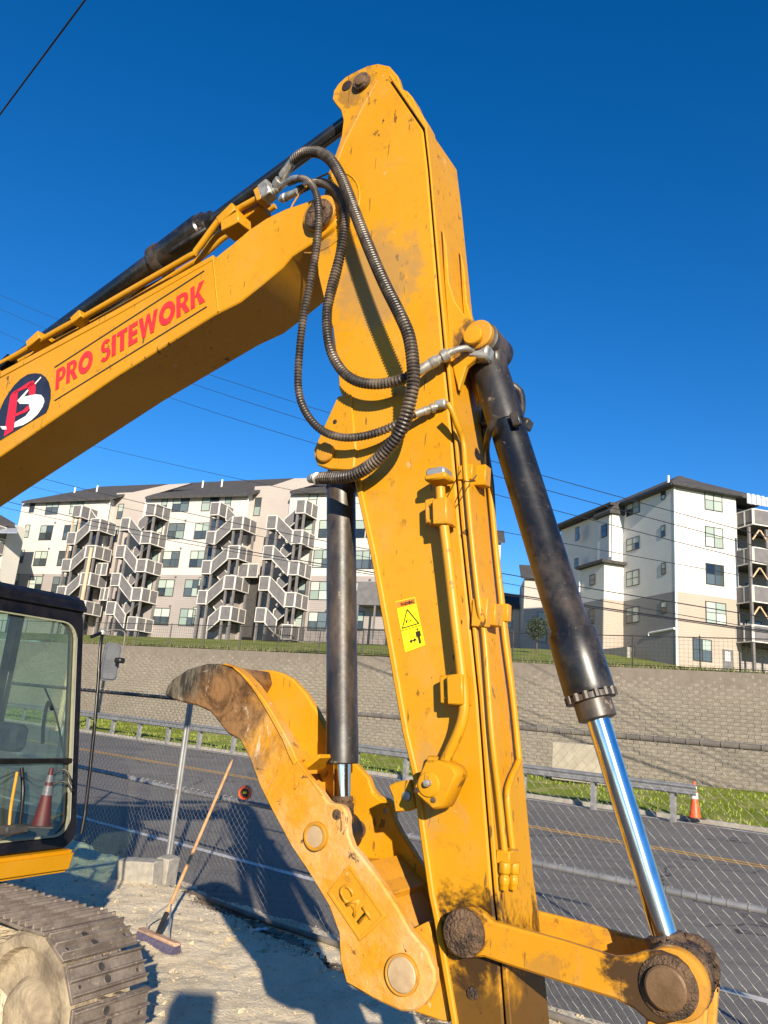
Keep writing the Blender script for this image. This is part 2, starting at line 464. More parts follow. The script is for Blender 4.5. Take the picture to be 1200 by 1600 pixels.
M['roof'] = simple('charcoal shingles', (.040, .038, .038), (.065, .06, .058), 3, .9)
M['trim'] = simple('white trim', (.80, .79, .76), (.74, .73, .70), 3, .6)
M['winfr'] = simple('black window frame', (.02, .02, .02), (.035, .035, .035), 3, .5)
t = NT('window pane pale'); oi2 = t.n('ShaderNodeObjectInfo'); M['panepale'] = t.fin(t.mix(oi2.outputs['Random'], (.22, .28, .25), (.48, .53, .46)), .12, 0, None, spec=.6)
t = NT('window pane dark'); oi2 = t.n('ShaderNodeObjectInfo'); M['panedark'] = t.fin(t.mix(oi2.outputs['Random'], (.010, .014, .018), (.12, .15, .16)), .06, 0, None, spec=.9)
M['slat'] = simple('grey balcony slats', (.12, .114, .118), (.15, .143, .146), 2, .8)
M['deckwh'] = simple('white balcony frame', (.62, .59, .54), (.55, .52, .48), 2, .7)
M['deckdk'] = simple('dark deck underside', (.045, .042, .04), (.06, .055, .052), 2, .9)
M['postgr'] = simple('grey deck post', (.13, .12, .12), (.17, .155, .15), 2, .8)
M['tanwood'] = simple('tan timber', (.48, .33, .21), (.56, .41, .27), 3, .8)
M['bark'] = simple('bark', (.07, .05, .04), (.11, .08, .06), 8, .9)
M['leafdk'] = simple('dark foliage', (.018, .03, .014), (.045, .06, .03), 4, .8)
M['bush'] = simple('dry scrub', (.22, .20, .09), (.10, .13, .04), 4, .9)
M['seat'] = simple('black seat fabric', (.015, .018, .028), (.03, .035, .05), 12, .8)
M['mirrorback'] = simple('grey mirror housing', (.075, .08, .09), (.10, .105, .115), 12, .45)
M['metalroof'] = simple('pale metal roof', (.62, .64, .66), (.5, .52, .55), 3, .4, .5)

# ================================================================== EXCAVATOR
ANG = R(32)
FD = Vector((math.cos(ANG), -math.sin(ANG), 0))          # the way the machine faces
ND = Vector((math.sin(ANG), math.cos(ANG), 0))           # across it, away from the viewer
_o = atdepth(500, 330, 3.1)
OO = Vector((_o.x, _o.y, 0))
BW = .27                                                 # stick width


def E(s, t, z): return Vector((s + 3, t, z))


def E3(x, y, t=0.0):
    q = onplane(x, y, OO + ND * t, ND) - OO
    return E(q.dot(FD), t, q.z)


def EL(pts, t=0.0): return [E3(x, y, t) for x, y in pts]


def shift(ps, t): return [Vector((p.x, t, p.z)) for p in ps]


EX = empty('excavator', OO - FD * 3, -ANG, 'yellow crawler excavator with raised boom, lettered side and hydraulic thumb, standing on the dirt', 'excavator')


def plate(name, poly, t0, t1, mat, parent, bevel=.004, ref=None):
    """plate traced on plane t=ref (default t0), from t0 to t1"""
    a = EL(poly, t0 if ref is None else ref)
    return MB().prism(shift(a, t0), shift(a, t1)).build(name, mat, parent, bevel=bevel)


# ---- boom -------------------------------------------------------
boom_px = [(0, 590), (180, 493), (333, 405), (350, 391), (362, 382), (390, 358), (417, 340), (446, 326), (479, 315), (497, 306), (514, 309),
           (525, 322), (528, 340), (520, 356), (492, 377), (456, 400), (442, 417), (410, 444), (375, 472), (335, 492), (180, 589), (0, 713)]
bn = EL(boom_px, -.012)
# carry the boom on behind the left picture edge: over its bend and down to the foot
bn = [E(-5.05, -.012, 1.25), E(-4.9, -.012, 1.75), E(-4.2, -.012, 2.72), E(-3.55, -.012, 2.98)] + bn + \
     [E(-3.1, -.012, 2.42), E(-3.6, -.012, 2.2), E(-4.45, -.012, 1.35), E(-4.8, -.012, 1.1)]
mb = MB().prism(bn, shift(bn, .285))
boom = mb.build('boom', M['yel'], EX, bevel=.005)
# top edge weld lip and plate seams
lip = EL([(0, 581), (90, 533), (180, 484), (333, 398), (333, 405), (180, 493), (90, 541), (0, 590)], -.016)
MB().prism(lip, shift(lip, .289)).build('top_flange', M['yel'], boom, bevel=.002)
for (a, b) in (((333, 405), (341, 487)),):
    p, q = E3(*a, -.014), E3(*b, -.014)
    MB().tube([p, q], .0035, 6).build('weld_seam', M['yel'], boom, smooth=True)
pj = EL([(356, 400), (362, 384), (417, 342), (480, 317), (487, 370), (440, 414), (376, 466), (356, 478)], -.016)


def cap(name, x, y, t0, t1, r, mat, parent, rim=.25, n=32, off=None):
    """round pin cap on an axis across the machine; traced at t0"""
    c = E3(x, y, t0); d = Vector((0, 1, 0))
    a = c; L = t1 - t0
    prof = [(0, r * .55), (0.0015, r * .9), (.006, r), (L, r)]
    return MB().lathe(a, a + d, prof, n).build(name, mat, parent, smooth=True)


def ring(name, x, y, t0, t1, r, r2, mat, parent, n=36):
    c = E3(x, y, t0)
    o = [c + Vector((math.cos(2 * math.pi * k / n) * r, 0, math.sin(2 * math.pi * k / n) * r)) for k in range(n)]
    i = [c + Vector((math.cos(2 * math.pi * k / n) * r2, 0, math.sin(2 * math.pi * k / n) * r2)) for k in range(n)]
    return MB().ringbox(o, i, (0, t1 - t0, 0)).build(name, mat, parent, bevel=.002, smooth=True)


# nose pin of the boom, greasy
cap('nose_boss', 497, 331, -.035, 0, .078, M['yelend'], boom)
cap('boom_pin', 495, 331, -.055, -.03, .062, M['grime'], boom)
for k in range(3):
    a = R(30 + 120 * k); c = E3(495, 331, -.06)
    MB().lathe(c + Vector((math.cos(a) * .035, 0, math.sin(a) * .035)), c + Vector((math.cos(a) * .035, 1, math.sin(a) * .035)), [(0, .008), (.01, .009)], 8).build('pin_bolt', M['grime'], boom, smooth=True)

# ---- decals on the boom ----------------------------------------------
def flat(name, polys, t, mat, parent, thick=.0012, px=True):
    mb = MB()
    for poly in polys:
        a = EL(poly, t) if px else poly
        mb.prism(a, [p + Vector((0, thick, 0)) for p in a])
    return mb.build(name, mat, parent)


TB = -.0142
def strip(a, b, w):
    (x0, y0), (x1, y1) = a, b
    return [(x0, y0 - w / 2), (x1, y1 - w / 2), (x1, y1 + w / 2), (x0, y0 + w / 2)]


flat('pinstripe', [strip((85, 574), (319, 423), 2.0)], TB, M['black'], boom)
flat('pinstripe', [strip((85, 626), (323, 479), 2.0)], TB, M['black'], boom)


def text_mesh(name, body, o, ux, uy, mat, parent, thick=.001, off=.0, space=1.0):
    """lettering fitted to the parallelogram o, o+ux, o+uy (real flat vinyl)"""
    cu = bpy.data.curves.new(name, 'FONT'); cu.body = body; cu.size = 1; cu.offset = off; cu.space_character = space
    cu.resolution_u = 4
    to = bpy.data.objects.new(name, cu); COL.objects.link(to)
    dg = bpy.context.evaluated_depsgraph_get(); me = bpy.data.meshes.new_from_object(to.evaluated_get(dg))
    bpy.data.objects.remove(to); bpy.data.curves.remove(cu)
    xs = [v.co.x for v in me.vertices]; ys = [v.co.y for v in me.vertices]
    x0, x1, y0, y1 = min(xs), max(xs), min(ys), max(ys)
    for v in me.vertices:
        a = (v.co.x - x0) / (x1 - x0); b = (v.co.y - y0) / (y1 - y0)
        v.co = o + ux * a + uy * b
    bm = bmesh.new(); bm.from_mesh(me)
    if thick:
        r = bmesh.ops.extrude_face_region(bm, geom=bm.faces[:])
        vs = [g for g in r['geom'] if isinstance(g, bmesh.types.BMVert)]
        nrm = ux.cross(uy).normalized()
        bmesh.ops.translate(bm, vec=nrm * thick, verts=vs)
        bmesh.ops.recalc_face_normals(bm, faces=bm.faces)
    bm.to_mesh(me); bm.free()
    me.materials.clear(); me.materials.append(mat)
    ob = bpy.data.objects.new(name, me); COL.objects.link(ob); ob.parent = parent
    return ob


# heavy block capitals of our own, drawn as polygons in a unit cell (w, h=1)
def glyph(ch):
    def box(x0, y0, x1, y1): return [(x0, y0), (x1, y0), (x1, y1), (x0, y1)]
    def arc(cx, cy, rx, ry, a0, a1, n=14): return [(cx + rx * math.cos(R(a0 + (a1 - a0) * k / n)), cy + ry * math.sin(R(a0 + (a1 - a0) * k / n))) for k in range(n + 1)]
    def band(cx, cy, rx, ry, wx, wy, a0, a1, n=16):
        o = arc(cx, cy, rx, ry, a0, a1, n); i = arc(cx, cy, rx - wx, ry - wy, a0, a1, n)
        return [[o[k], o[k + 1], i[k + 1], i[k]] for k in range(n)]
    if ch == 'P': return .62, [box(0, 0, .22, 1), box(.22, .83, .34, 1), box(.22, .36, .34, .53)] + band(.34, .68, .28, .32, .21, .15, -90, 90)
    if ch == 'R': return .68, [box(0, 0, .22, 1), box(.22, .83, .34, 1), box(.22, .40, .34, .56), [(.26, .42), (.46, 0), (.70, 0), (.48, .44)]] + band(.34, .70, .29, .30, .21, .14, -90, 90)
    if ch == 'O': return .88, band(.44, .5, .44, .52, .24, .27, 0, 360, 28)
    if ch == 'S': return .60, band(.31, .72, .29, .30, .20, .17, 30, 270) + band(.29, .29, .31, .31, .21, .17, -150, 90)
    if ch == 'I': return .24, [box(0, 0, .24, 1)]
    if ch == 'T': return .60, [box(.18, 0, .42, 1), box(0, .80, .60, 1)]
    if ch == 'E': return .52, [box(0, 0, .23, 1), box(.23, .80, .52, 1), box(.23, .40, .50, .60), box(.23, 0, .52, .20)]
    if ch == 'W': return 1.06, [[(0, 1), (.22, 1), (.38, 0), (.20, 0)], [(.20, 0), (.38, 0), (.60, 1), (.45, 1)], [(.45, 1), (.61, 1), (.84, 0), (.66, 0)], [(.66, 0), (.84, 0), (1.06, 1), (.84, 1)]]
    if ch == 'K': return .72, [box(0, 0, .22, 1), [(.20, .42), (.46, 1), (.73, 1), (.36, .45)], [(.28, .58), (.42, .62), (.74, 0), (.46, 0)]]
    return .34, []


def lettering(body, o, ux, uy, mat, parent, gap=.07, thick=.0012):
    total = sum(glyph(ch)[0] + gap for ch in body) - gap; adv = 0
    for ch in body:
        w, ps = glyph(ch); mb = MB()
        for k, p in enumerate(ps):
            dz = Vector((0, -1, 0)) * (thick + .00002 * (k % 7))
            q = [o + ux * ((x + adv) / total) + uy * y for x, y in p]
            mb.prism([v + dz for v in q], q)
        if ps: mb.build('letter', mat, parent)
        adv += w + gap


o_ = E3(86.5, 610, TB); ux = E3(320, 471, TB) - o_; uy = E3(86.5, 579.5, TB) - o_
uy = uy + ux * .008
lettering('PRO SITEWORK', o_, ux, uy, M['red'], boom)
# round emblem: dark disc cut off along its foot, red P, white road S
emb = [(0, 640), (6, 626), (14, 613), (22, 602), (32, 592), (43, 585), (54, 583), (64, 584), (71, 589), (76, 597), (79, 609), (79, 622), (76, 635), (72, 645), (0, 688),
       (-14, 697), (-20, 690), (-20, 675), (-12, 655)]
logo = flat('emblem', [emb], TB, M['navy'], boom)
flat('emblem_letter', [[(16, 618), (20, 613), (28, 608), (25, 640), (20, 673), (6, 682)],
                       [(16, 618), (28, 608.5), (45, 597), (52, 594.5), (56, 601), (52, 602), (44, 605), (30, 611)],
                       [(49, 596), (54, 598), (55.5, 606), (54, 618), (45, 620), (45.5, 610), (42, 604)],
                       [(25, 646), (36, 641), (43, 634), (49, 634), (42, 643), (24, 650.5)]], TB - .0014, M['logored'], boom)
flat('emblem_road', [[(27, 626), (43, 608.5), (44.5, 610), (37, 620)], [(27, 626), (37, 620), (55, 616), (64, 617), (68, 622), (69, 627), (60, 628), (50, 630), (45, 631), (31, 631)],
                     [(45, 631), (50, 629), (69, 627), (66, 636), (58, 648), (48, 657), (40, 650), (47, 641)],
                     [(40, 650), (48, 657), (36, 664), (22, 668), (23, 660)]], TB - .0028, M['white'], boom)
flat('emblem_road', [[(0, 666), (9, 666), (10, 671), (4, 671)]], TB - .0028, M['white'], boom)
flat('emblem_road', [[(54, 599), (63.5, 588.5), (64.3, 590), (55, 600.5)]], TB - .0028, M['white'], boom)

# ---- boom pipes, clamps, fittings -------------------------------------
def pipe(name, pts, r, mat, parent, step=.02, n=12, loc=False):
    p = [E3(*q) if not loc else q for q in pts]
    return MB().tube(catmull(p, step), r, n).build(name, mat, parent, smooth=True)


pipe('steel_pipe', [(-140, 640, .03), (0, 569, .03), (60, 534, .03), (108, 507, .03), (125, 499, .03), (200, 456, .03), (296, 401, .03), (306, 393, .03), (342, 345, .03), (356, 336, .03), (412, 305, .03)], .0155, M['yel'], boom)
pipe('steel_pipe', [(-140, 652, .09), (20, 570, .09), (100, 528, .09), (200, 474, .09), (290, 418, .09), (312, 404, .09), (340, 368, .09), (380, 348, .09), (420, 318, .09)], .014, M['yel'], boom)
pipe('steel_pipe', [(-120, 640, .2), (60, 545, .2), (200, 468, .2), (300, 412, .2), (350, 372, .2), (395, 345, .2), (430, 322, .2)], .014, M['yel'], boom)


def blk(name, x, y, t, ds, dt, dz, mat, parent, tilt=0.0, bevel=.004):
    c = E3(x, y, t); ca, sa = math.cos(R(tilt)), math.sin(R(tilt))
    f = lambda a, b, d: Vector((c.x + a * ca - d * sa, c.y + b, c.z + a * sa + d * ca))
    return MB().box(-ds / 2, ds / 2, -dt / 2, dt / 2, -dz / 2, dz / 2, f).build(name, mat, parent, bevel=bevel)


blk('pipe_clamp', 360, 340, .02, .10, .07, .05, M['yel'], boom, 32)
blk('clamp_foot', 369, 354, .02, .10, .09, .06, M['yel'], boom, 14)
blk('pipe_clamp', 398, 338, .10, .12, .09, .05, M['yel'], boom, 26)
blk('pipe_clamp', 125, 499, .03, .07, .06, .045, M['yel'], boom, 30)
blk('pipe_clamp', 66, 538, .06, .10, .12, .05, M['yel'], boom, 28)
blk('pipe_clamp', 20, 572, .08, .09, .12, .05, M['darkmetal'], boom, 28)
blk('flange_block', 418, 300, .03, .055, .06, .085, M['zinc'], boom, 25, .006)
blk('flange_block', 408, 308, .03, .03, .055, .075, M['yel'], boom, 25, .004)


def fitting(pts, r, parent, mat='zinc', name='hose_fitting'):
    """a hose end: stepped collar, hex and sleeve between two points"""
    a, b = E3(*pts[0]), E3(*pts[1]); L = (b - a).length
    return MB().lathe(a, b, [(0, r * .7), (L * .12, r * .75), (L * .14, r * 1.25), (L * .30, r * 1.25), (L * .32, r * .9), (L * .42, r * .9), (L * .44, r * 1.12), (L * .62, r * 1.1), (L * .64, r * .98), (L, r)], 14).build(name, M[mat], parent, smooth=True)


fitting([(428, 296, .03), (460, 249, -.02)], .019, boom)
fitting([(438, 312, .03), (466, 299, .0)], .015, boom)
fitting([(425, 300, .03), (440, 290, .03)], .018, boom)


def hose(pts, r, parent, label=None, pitch=.0125, amp=.17):
    c = resample(catmull([E3(*p) for p in pts], .012), pitch / 4)
    rs = [r * (1 + amp * (1, .55, -1, .55)[i % 4]) for i in range(len(c))]
    o = MB().tube(c, rs, 14).build('hydraulic_hose', M['hose'], parent, smooth=False)
    if label: o['label'] = label
    return o


hose([(459, 250, -.02), (475, 239, -.035), (496, 238, -.05), (512, 246, -.065), (525, 262, -.075), (538, 288, -.085), (554, 330, -.10), (575, 384, -.11), (600, 442, -.12), (625, 492, -.13), (640, 530, -.13),
      (646, 585, -.13), (640, 630, -.125), (625, 675, -.11), (597, 711, -.09), (565, 736, -.07), (539, 745, -.055), (501, 747, -.02)], .0195, EX, 'thickest ribbed hose, looping widest over the stick')
hose([(466, 298, .02), (492, 286, .02), (512, 289, -.01), (530, 304, -.035), (538, 325, -.045), (539, 355, -.05), (531, 400, -.055), (519, 445, -.06), (511, 490, -.07), (515, 540, -.075), (531, 575, -.075), (556, 595, -.075), (591, 600, -.075), (629, 592, -.07), (655, 579, -.055)], .0165, EX, 'middle ribbed hose ending in the steel elbow by the bucket cylinder')
hose([(452, 285, .0), (471, 279, -.03), (487, 289, -.05), (497, 315, -.06), (498, 355, -.065), (493, 400, -.07), (483, 450, -.075), (472, 510, -.08), (466, 580, -.08), (468, 618, -.08), (480, 648, -.08), (502, 672, -.075), (532, 683, -.07), (565, 682, -.065), (600, 672, -.06), (628, 658, -.045), (650, 646, -.035)], .0128, EX, 'thinnest ribbed hose hanging farthest out to the left')
pipe('hose_elbow', [(438, 292, .03), (448, 285, .0), (460, 279, -.02), (474, 280, -.03), (484, 287, -.047)], .0135, M['zinc'], EX)
fitting([(498, 747, -.02), (486, 748, .03)], .017, EX)
# outlet of the middle hose: grey crimp sleeve and bent tube to the cylinder head
fitting([(708, 548, -.03), (652, 581, -.055)], .0175, EX)
pipe('hose_elbow', [(704, 551, -.03), (716, 546, -.025), (730, 544, .0), (744, 546, .03)], .0115, M['zinc'], EX)
fitting([(684, 635, -.01), (650, 647, -.035)], .0135, EX, 'zinc')
blk('hose_block', 690, 633, .0, .04, .035, .03, M['zinc'], EX, 5)

# ---- stick --------------------------------------------------------
seam = [(604, 119), (660, 201), (667, 263), (683, 455), (693, 565), (706, 690), (717, 817), (732, 960), (745, 1087), (756, 1237), (769, 1399), (773, 1432), (780, 1507), (787, 1600), (797, 1740)]
left = [(588, 122), (567, 159), (533, 226), (517, 267), (506, 300), (497, 350), (494, 397), (496, 430), (506, 472), (519, 513), (527, 580), (529, 607), (539, 632), (557, 765), (580, 870), (595, 956), (606, 1012), (629, 1144), (644, 1207), (655, 1294), (670, 1399), (678, 1437), (705, 1596), (724, 1740)]
body = EL(seam, .008) + list(reversed(EL(left, .008)))
stick = MB().prism(shift(body, .008), shift(body, BW - .008)).build('stick', M['yelstick'], EX, bevel=.006)
lipf = [(609, 113), (666, 197), (673, 262), (690, 455), (701, 565), (714, 690), (726, 817), (741, 960), (754, 1087), (766, 1237), (779, 1399), (784, 1432), (791, 1507), (799, 1600), (811, 1740)]
fr = EL(lipf, 0)
bk = EL([(x + 3, y) for x, y in seam], 0)
MB().prism(fr + bk[::-1], shift(fr + bk[::-1], BW)).build('front_plate', M['yelstick'], stick, bevel=.003)
frz = [(p.z, p.x - 3) for p in fr]


def sfront(z):
    for (za, sa), (zb, sb) in zip(frz, frz[1:]):
        if zb <= z <= za: return sa + (sb - sa) * (za - z) / (za - zb)
    return frz[0][1] if z > frz[0][0] else frz[-1][1]


def FF(x, y, off=.02):
    lo, hi = -.1, .6
    g = lambda t: (lambda p: p.x - 3 - sfront(p.z) - off)(E3(x, y, t))
    a = g(lo)
    for _ in range(40):
        mid = (lo + hi) / 2
        if g(mid) * a > 0: lo = mid
        else: hi = mid
    return E3(x, y, lo)


# rear edge flange, a slim bright lip down the inner side
lf = [(551, 728), (557, 765), (580, 870), (606, 1012), (629, 1144), (644, 1207), (655, 1294), (670, 1399), (678, 1437), (705, 1596), (724, 1740)]
a = EL([(x - 1, y) for x, y in lf], -.004); b = EL([(x + 8, y) for x, y in lf], -.004)
MB().prism(a + b[::-1], shift(a + b[::-1], BW + .004)).build('rear_flange', M['yelclean'], stick, bevel=.004)
# rear top edge, same idea above the elbow
lf = [(584, 122), (563, 159), (531, 222), (515, 264), (508, 290)]
a = EL(lf, .004); b = EL([(x + 6, y + 4) for x, y in lf], .004)
MB().prism(a + b[::-1], shift(a + b[::-1], BW - .004)).build('rear_flange', M['yelend'], stick, bevel=.003)
# ears that carry the stick cylinder
ear = [(519, 155), (521, 142), (529, 130), (541, 119), (558, 110), (575, 102), (590, 99), (608, 103), (621, 118), (627, 138), (642, 160), (650, 215), (600, 330), (520, 300), (523, 247), (533, 213), (536, 188), (532, 172), (524, 163)]
plate('cylinder_ear', ear, .035, .065, M['yelstick'], stick)
plate('cylinder_ear', ear, BW - .07, BW - .04, M['yel'], stick, ref=.035)
e1 = [(627, 138), (636, 142), (644, 151), (650, 165), (660, 180), (668, 195), (664, 215), (640, 180)]
plate('top_lug', e1, .05, .12, M['yel'], stick)
cap('ear_pin', 562, 124, .012, .05, .040, M['grime'], stick)
cap('pin_end', 562, 124, .004, .02, .024, M['pin'], stick)
cap('painted_hole', 541, 133, .030, .037, .026, M['decalbk'], stick)  # flat black disc, the hole's inner dark put into its colour
cap('pin_rod', 562, 124, .06, .22, .035, M['darkmetal'], stick)
ring('boss_ring', 502, 331, .0045, .012, .185, .178, M['yelstick'], stick)

# lug plates for the thumb cylinder
lug = [(548, 615), (527, 619), (497, 686), (490, 702), (491, 716), (496, 727), (514, 733), (552, 735), (556, 700)]
plate('cylinder_lug', lug, .0, .035, M['yel'], stick)
plate('cylinder_lug', lug, BW - .04, BW - .005, M['yel'], stick, ref=0)
cap('lug_pin', 506, 705, -.018, .01, .038, M['yelend'], stick)
cap('lug_hole', 523, 659, -.001, .006, .012, M['decalbk'], stick)
# bucket cylinder bracket on the front
brk = [(690, 352), (697, 385), (701, 440), (710, 470), (725, 492), (743, 502), (757, 511), (764, 527), (759, 546), (743, 560), (728, 572), (716, 610), (703, 560), (694, 440)]
plate('cylinder_bracket', brk, .025, .05, M['yelstick'], stick)
plate('cylinder_bracket', brk, .175, .20, M['yelstick'], stick, ref=.025)
cap('bracket_boss', 745, 521, .005, .03, .052, M['yelend'], stick)
cap('bracket_pin', 737, 522, -.018, .012, .034, M['yel'], stick)
cap('bracket_axle', 745, 521, .03, .215, .04, M['grime'], stick)
# near-side long pipe with clamps and head block
pipe('steel_pipe', [(688, 762, -.055), (690, 790, -.055), (701, 880, -.055), (711, 965, -.055), (720, 1040, -.055), (725, 1090, -.055), (724, 1118, -.055), (716, 1145, -.055), (702, 1175, -.05), (694, 1192, -.045)], .0155, M['yel'], stick, step=.01, n=16)
for (x, y, h) in ((692, 801, .085), (716, 1078, .085)):
    o = blk('pipe_clamp', x, y, -.055, .05, .05, h, M['yel'], stick, 6, .004)
    b2 = blk('clamp_foot', x - 15, y, -.025, .035, .05, h * .95, M['yel'], stick, 6, .004)
    for dy in (-13, 13): cap('clamp_bolt', x - 18, y + dy, -.058, -.045, .010, M['yel'], stick, n=6)
    blk('clamp_ear', x + 13, y + 2, -.03, .012, .04, h * .95, M['yel'], stick, 6, .002)
blk('flange_block', 687, 749, -.055, .075, .07, .022, M['yel'], stick, 4, .006)
blk('flange_cap', 686, 741, -.055, .066, .06, .030, M['galv'], stick, 4, .006)
cap('side_boss', 742 - 16, 942 - 110, .0, .01, .012, M['grime'], stick)
# valve block at the pipe's foot
vb = [(664, 1188), (643, 1236), (676, 1266), (690, 1262), (714, 1210), (706, 1196), (684, 1188)]
valve = plate('valve_block', vb, -.11, -.03, M['yel'], stick, .006)
plate('block_foot', [(668, 1180), (655, 1236), (690, 1262), (716, 1200), (700, 1186)], -.03, .01, M['yel'], stick, .004)
cap('valve_disc', 668, 1226, -.118, -.105, .034, M['yel'], stick)
cap('valve_stud', 665, 1224, -.135, -.115, .010, M['zinc'], stick)
for (x, y) in ((650, 1235), (676, 1250)): cap('valve_port', x, y, -.113, -.108, .009, M['grime'], stick)
plate('stop_bracket', [(606, 1228), (618, 1222), (640, 1218), (650, 1262), (640, 1267), (617, 1270), (613, 1245)], .02, .05, M['yel'], stick)
cap('stop_hole', 634, 1244, .012, .022, .015, M['zinc'], stick)
# front-face pipes
def fpipe(pts, r, n=12):
    return MB().tube(catmull([FF(x, y, o) for x, y, o in pts], .012), r, n).build('steel_pipe', M['yel'], stick, smooth=True)


fpipe([(700, 631, .012), (706, 641, .02), (714, 664, .022), (724, 692, .022), (728, 742, .022), (738, 850, .022), (749, 949, .022), (757, 994, .022), (768, 1140, .022), (780, 1249, .022), (790, 1345, .022)], .0095)
MB().tube(catmull([FF(774, 650, .13), FF(764, 676, .09), (FF(760, 700, .04)), FF(761, 730, .022)], .012), .0115, 12).build('feed_hose', M['hosedark'], stick, smooth=True)
fpipe([(761, 724, .02), (762, 740, .02), (766, 765, .02), (775, 860, .02), (783, 935, .02), (788, 990, .02), (801, 1087, .02), (810, 1175, .02), (810, 1190, .02), (799, 1215, .02), (793, 1240, .02), (797, 1290, .02), (804, 1350, .02)], .0095)


def fblk(name, x, y, off, w, d, h, mat, bevel=.003):
    c = FF(x, y, off)
    return MB().box(c.x - d / 2, c.x + d / 2, c.y - w / 2, c.y + w / 2, c.z - h / 2, c.z + h / 2).build(name, mat, stick, bevel=bevel)


for (x, y, w, h) in ((730, 740, .035, .05), (752, 745, .045, .07), (752, 958, .03, .085), (768, 962, .06, .065), (785, 958, .03, .055)):
    fblk('pipe_clamp', x, y, .02, w, .05, h, M['yel'])
fblk('pipe_clamp', 793, 1338, .02, .07, .04, .035, M['yel'])
for (x, y) in ((789, 1362), (803, 1362)):
    c = FF(x, y, .022)
    MB().lathe(c + Vector((0, 0, .025)), c - Vector((0, 0, 1)), [(0, .012), (.002, .017), (.028, .017), (.03, .012), (.036, .012), (.038, .015), (.056, .015), (.058, .013), (.07, .013)], 6).build('pipe_nut', M['yel'], stick, bevel=.001)
wire = [FF(745, 742, .06), FF(738, 750, .05), FF(728, 752, .05), FF(720, 744, .05), FF(719, 735, .045)]
MB().tube(catmull(wire, .01), .0018, 6).build('tie_wire', M['blackrail'], stick, smooth=True)
# warning sticker
TS = .006
w0 = [(618, 940), (648, 933), (664, 1008), (633, 1019)]
stk = flat('warning_sticker', [w0], TS, M['decalyel'], stick)


def bil(u, v):  # u across, v down, over the sticker
    a = (w0[0][0] + (w0[1][0] - w0[0][0]) * u, w0[0][1] + (w0[1][1] - w0[0][1]) * u)
    b = (w0[3][0] + (w0[2][0] - w0[3][0]) * u, w0[3][1] + (w0[2][1] - w0[3][1]) * u)
    return (a[0] + (b[0] - a[0]) * v, a[1] + (b[1] - a[1]) * v)


def bq(u0, v0, u1, v1): return [bil(u0, v0), bil(u1, v0), bil(u1, v1), bil(u0, v1)]
def bline(u0, v0, u1, v1, w):
    d = math.hypot(u1 - u0, (v1 - v0) * 2.4); nx, ny = -(v1 - v0) * 2.4 / d * w, (u1 - u0) / d * w / 2.4
    return [bil(u0 + nx, v0 + ny), bil(u1 + nx, v1 + ny), bil(u1 - nx, v1 - ny), bil(u0 - nx, v0 - ny)]


flat('sticker_header', [bq(.02, .01, .98, .13)], TS - .0013, M['decalor'], stick)
p0 = E3(*bil(.22, .115), TS - .0026); text_mesh('sticker_wording', 'WARNING', p0, E3(*bil(.92, .115), TS - .0026) - p0, E3(*bil(.22, .045), TS - .0026) - p0, M['decalbk'], stick, .0006, .012)
flat('sticker_symbol', [bline(.5, .20, .92, .53, .02), bline(.5, .20, .10, .53, .02), bline(.06, .535, .94, .535, .02), bline(0, .58, 1, .58, .008),
                        bline(.32, .46, .40, .40, .03), bline(.52, .45, .6, .42, .02), bline(.36, .83, .60, .83, .025), [bil(.30, .83), bil(.42, .79), bil(.42, .87)], [bil(.66, .83), bil(.54, .79), bil(.54, .87)],
                        bq(.74, .68, .86, .80), bq(.69, .68, .72, .79), bq(.88, .68, .91, .79), bq(.75, .80, .79, .93), bq(.81, .80, .85, .93), bq(.77, .62, .83, .665)], TS - .0026, M['decalbk'], stick, thick=.001)
# lower end of the stick and bucket pin
cap('stick_hole', 737, 1553, .0, .01, .016, M['grime'], stick)

# ---- bucket linkage -------------------------------------------------
def linkpoly():
    return [(691, 1462), (694, 1440), (706, 1424), (722, 1417), (742, 1418), (756, 1428), (768, 1440), (880, 1471), (960, 1496), (985, 1494), (1005, 1487), (1030, 1487), (1056, 1497), (1076, 1515), (1082, 1545),
            (1077, 1575), (1060, 1596), (1030, 1604), (1010, 1595), (990, 1577), (960, 1562), (880, 1537), (790, 1508), (756, 1496), (738, 1497), (712, 1496), (698, 1484)]


lk = plate('link', linkpoly(), -.042, -.014, M['yellink'], EX, .006)
lk2 = plate('link', [(x - 6, y + 14) for x, y in linkpoly()], BW + .006, BW + .03, M['yellink'], EX, .006, ref=-.045)
cap('link_pin', 722, 1459, -.060, -.04, .058, M['grime'], lk)
cap('pin_end', 720, 1459, -.066, -.055, .036, M['grime'], lk)
c = E3(1047, 1545, -.045)
for (t0, t1, r, mt) in ((-.012, .03, .078, 'yelend'), (.034, .066, .080, 'grime'), (.07, .17, .066, 'grime'), (.175, .205, .074, 'grime'), (.21, BW + .006, .060, 'grime')):
    MB().lathe(Vector((c.x, t0, c.z)), Vector((c.x, t0 + 1, c.z)), [(0, r * .8), (.004, r * .97), (.01, r), (t1 - t0 - .01, r), (t1 - t0 - .003, r * .97), (t1 - t0, r * .8)], 36).build('link_boss', M[mt], EX, smooth=True)
cap('link_pin', 1039, 1546, -.070, -.04, .047, M['pin'], lk)['label'] = 'brown greasy pin end'
cap('pin_grease', 1043, 1544, -.052, -.04, .066, M['grime'], lk)
